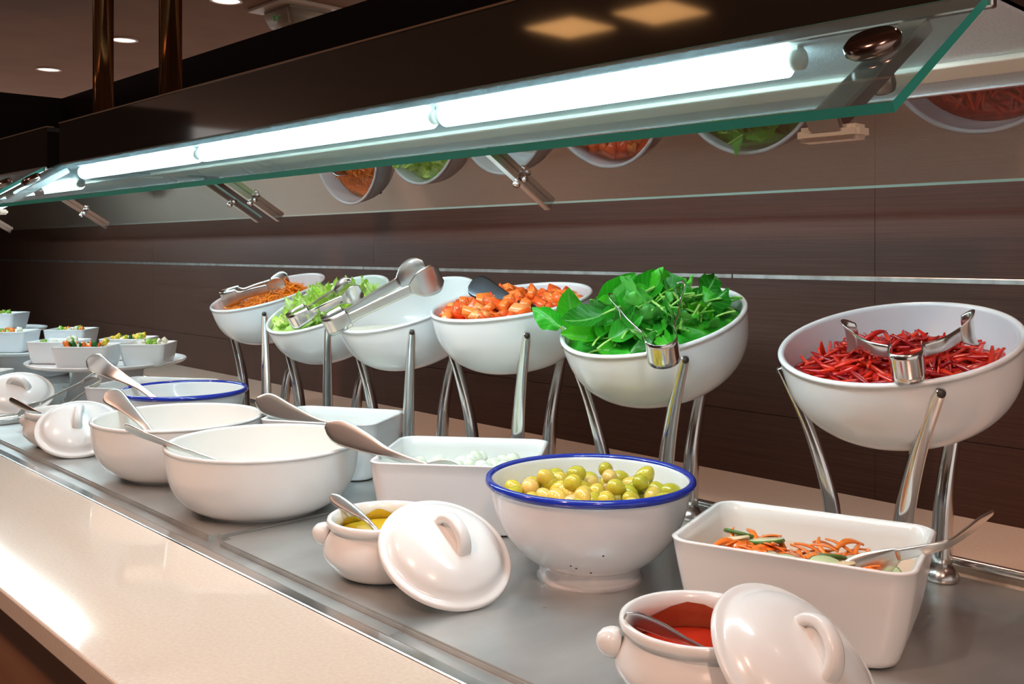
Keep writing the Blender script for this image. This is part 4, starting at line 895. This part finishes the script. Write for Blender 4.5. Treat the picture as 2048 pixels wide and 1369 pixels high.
plate(-3.000, 0.930, 0.178, Z2, 'round white platter carrying two small square bowls'); riser(-3.000, 0.930, 0.10, Z2, 'white pedestal stand under the platter with two bowls')
plate(-3.49, 0.99, 0.14, Z3, 'round white platter carrying a single square bowl'); riser(-3.49, 0.99, 0.09, Z3, 'white pedestal stand under the platter with one bowl')
SB = []
def small_bowl(x, y, lx, ly, H, zb, rz, label):
    o, inn = rect_dish('square_bowl', label, 'bowl', x, y, rz, lx, ly, H, M['porcelain_cool'], zb=zb, group='small square bowls on the platters', taper=0.80, rc=0.010)
    f = rect_fill('chopped_salad', o, inn, H, 0.80, M['creamsauce'], label.replace('small square white bowl', 'pale salad in the square bowl'), 'salad', rc=0.008)
    SB.append((o, inn, H)); return o
vz = 0.55
small_bowl(-2.258, 0.964, 0.105, 0.105, 0.052, Z1, 0.82, 'small square white bowl nearest the platter edge by the wall')
small_bowl(-2.300, 0.838, 0.125, 0.110, 0.052, Z1, 0.82, 'small square white bowl topped with orange and dark green bits')
small_bowl(-2.466, 0.831, 0.115, 0.105, 0.052, Z1, 0.75, 'small square white bowl sharing the platter behind the orange topped bowl')
small_bowl(-2.425, 0.985, 0.115, 0.105, 0.052, Z1, 0.80, 'small square white bowl topped with yellow bits near the wall')
small_bowl(-2.942, 1.025, 0.120, 0.110, 0.058, Z2, 0.80, 'small square white bowl with yellow and green topping on second platter')
small_bowl(-2.990, 0.872, 0.130, 0.110, 0.058, Z2, 0.80, 'small square white bowl with orange topping on second platter')
small_bowl(-3.490, 0.990, 0.140, 0.120, 0.055, Z3, 0.80, 'small square white bowl alone on the third platter')
small_bowl(-2.568, 0.662, 0.150, 0.120, 0.070, ZT, 0.75, 'small square white bowl of chopped egg salad on the tray')
bpy.context.view_layer.update()
BITS = {k: chunk('salad_bit', M[m], 0.007, 0.006, 0.005, i + 50) for i, (k, m) in enumerate((('o', 'orange'), ('y', 'cornyellow'), ('g', 'chopgreen'), ('d', 'darkleaf'), ('w', 'mayo'), ('r', 'tomato')))}
used = set(); rg = random.Random(77)
LB = {'o': 'orange carrot bit', 'y': 'yellow pepper bit', 'g': 'green lettuce bit', 'd': 'dark green leaf bit', 'w': 'white egg bit', 'r': 'red tomato bit'}
def bits(bi, kinds, where):
    o, inn, H = SB[bi]; hx, hy = inn(0.8)
    for k in kinds + kinds:
        if k not in used: used.add(k); b = BITS[k]
        else: b = bpy.data.objects.new('salad_bit', BITS[k].data); C.objects.link(b)
        b.location = o.matrix_world @ Vector((rg.uniform(-hx, hx) * 0.7, rg.uniform(-hy, hy) * 0.7, H * 0.86 + rg.uniform(0.004, 0.014))); b.rotation_euler = (rg.uniform(0, 3), rg.uniform(0, 3), rg.uniform(0, 3)); s = rg.uniform(0.6, 1.15); b.scale = (s, s, s)
        tag(b, LB[k] + ' topping ' + where, 'salad bit', 'salad bits ' + where)
bits(0, 'ggwgw', 'the bowl at the platter edge')
bits(1, 'rroddogdoyrw', 'the orange and dark green bowl')
bits(2, 'wgw', 'the bowl behind the orange topped bowl')
bits(3, 'ygywyygdywygyd', 'the yellow topped bowl')
bits(4, 'oyygygw', 'the yellow and green bowl on second platter')
bits(5, 'oowowg', 'the orange topped bowl on second platter')
bits(6, 'gggyg', 'the single bowl on third platter')
bits(7, 'wyogwwgywo', 'the chopped egg salad on the tray')
for k, b in BITS.items():
    if k not in used: bpy.data.objects.remove(b)
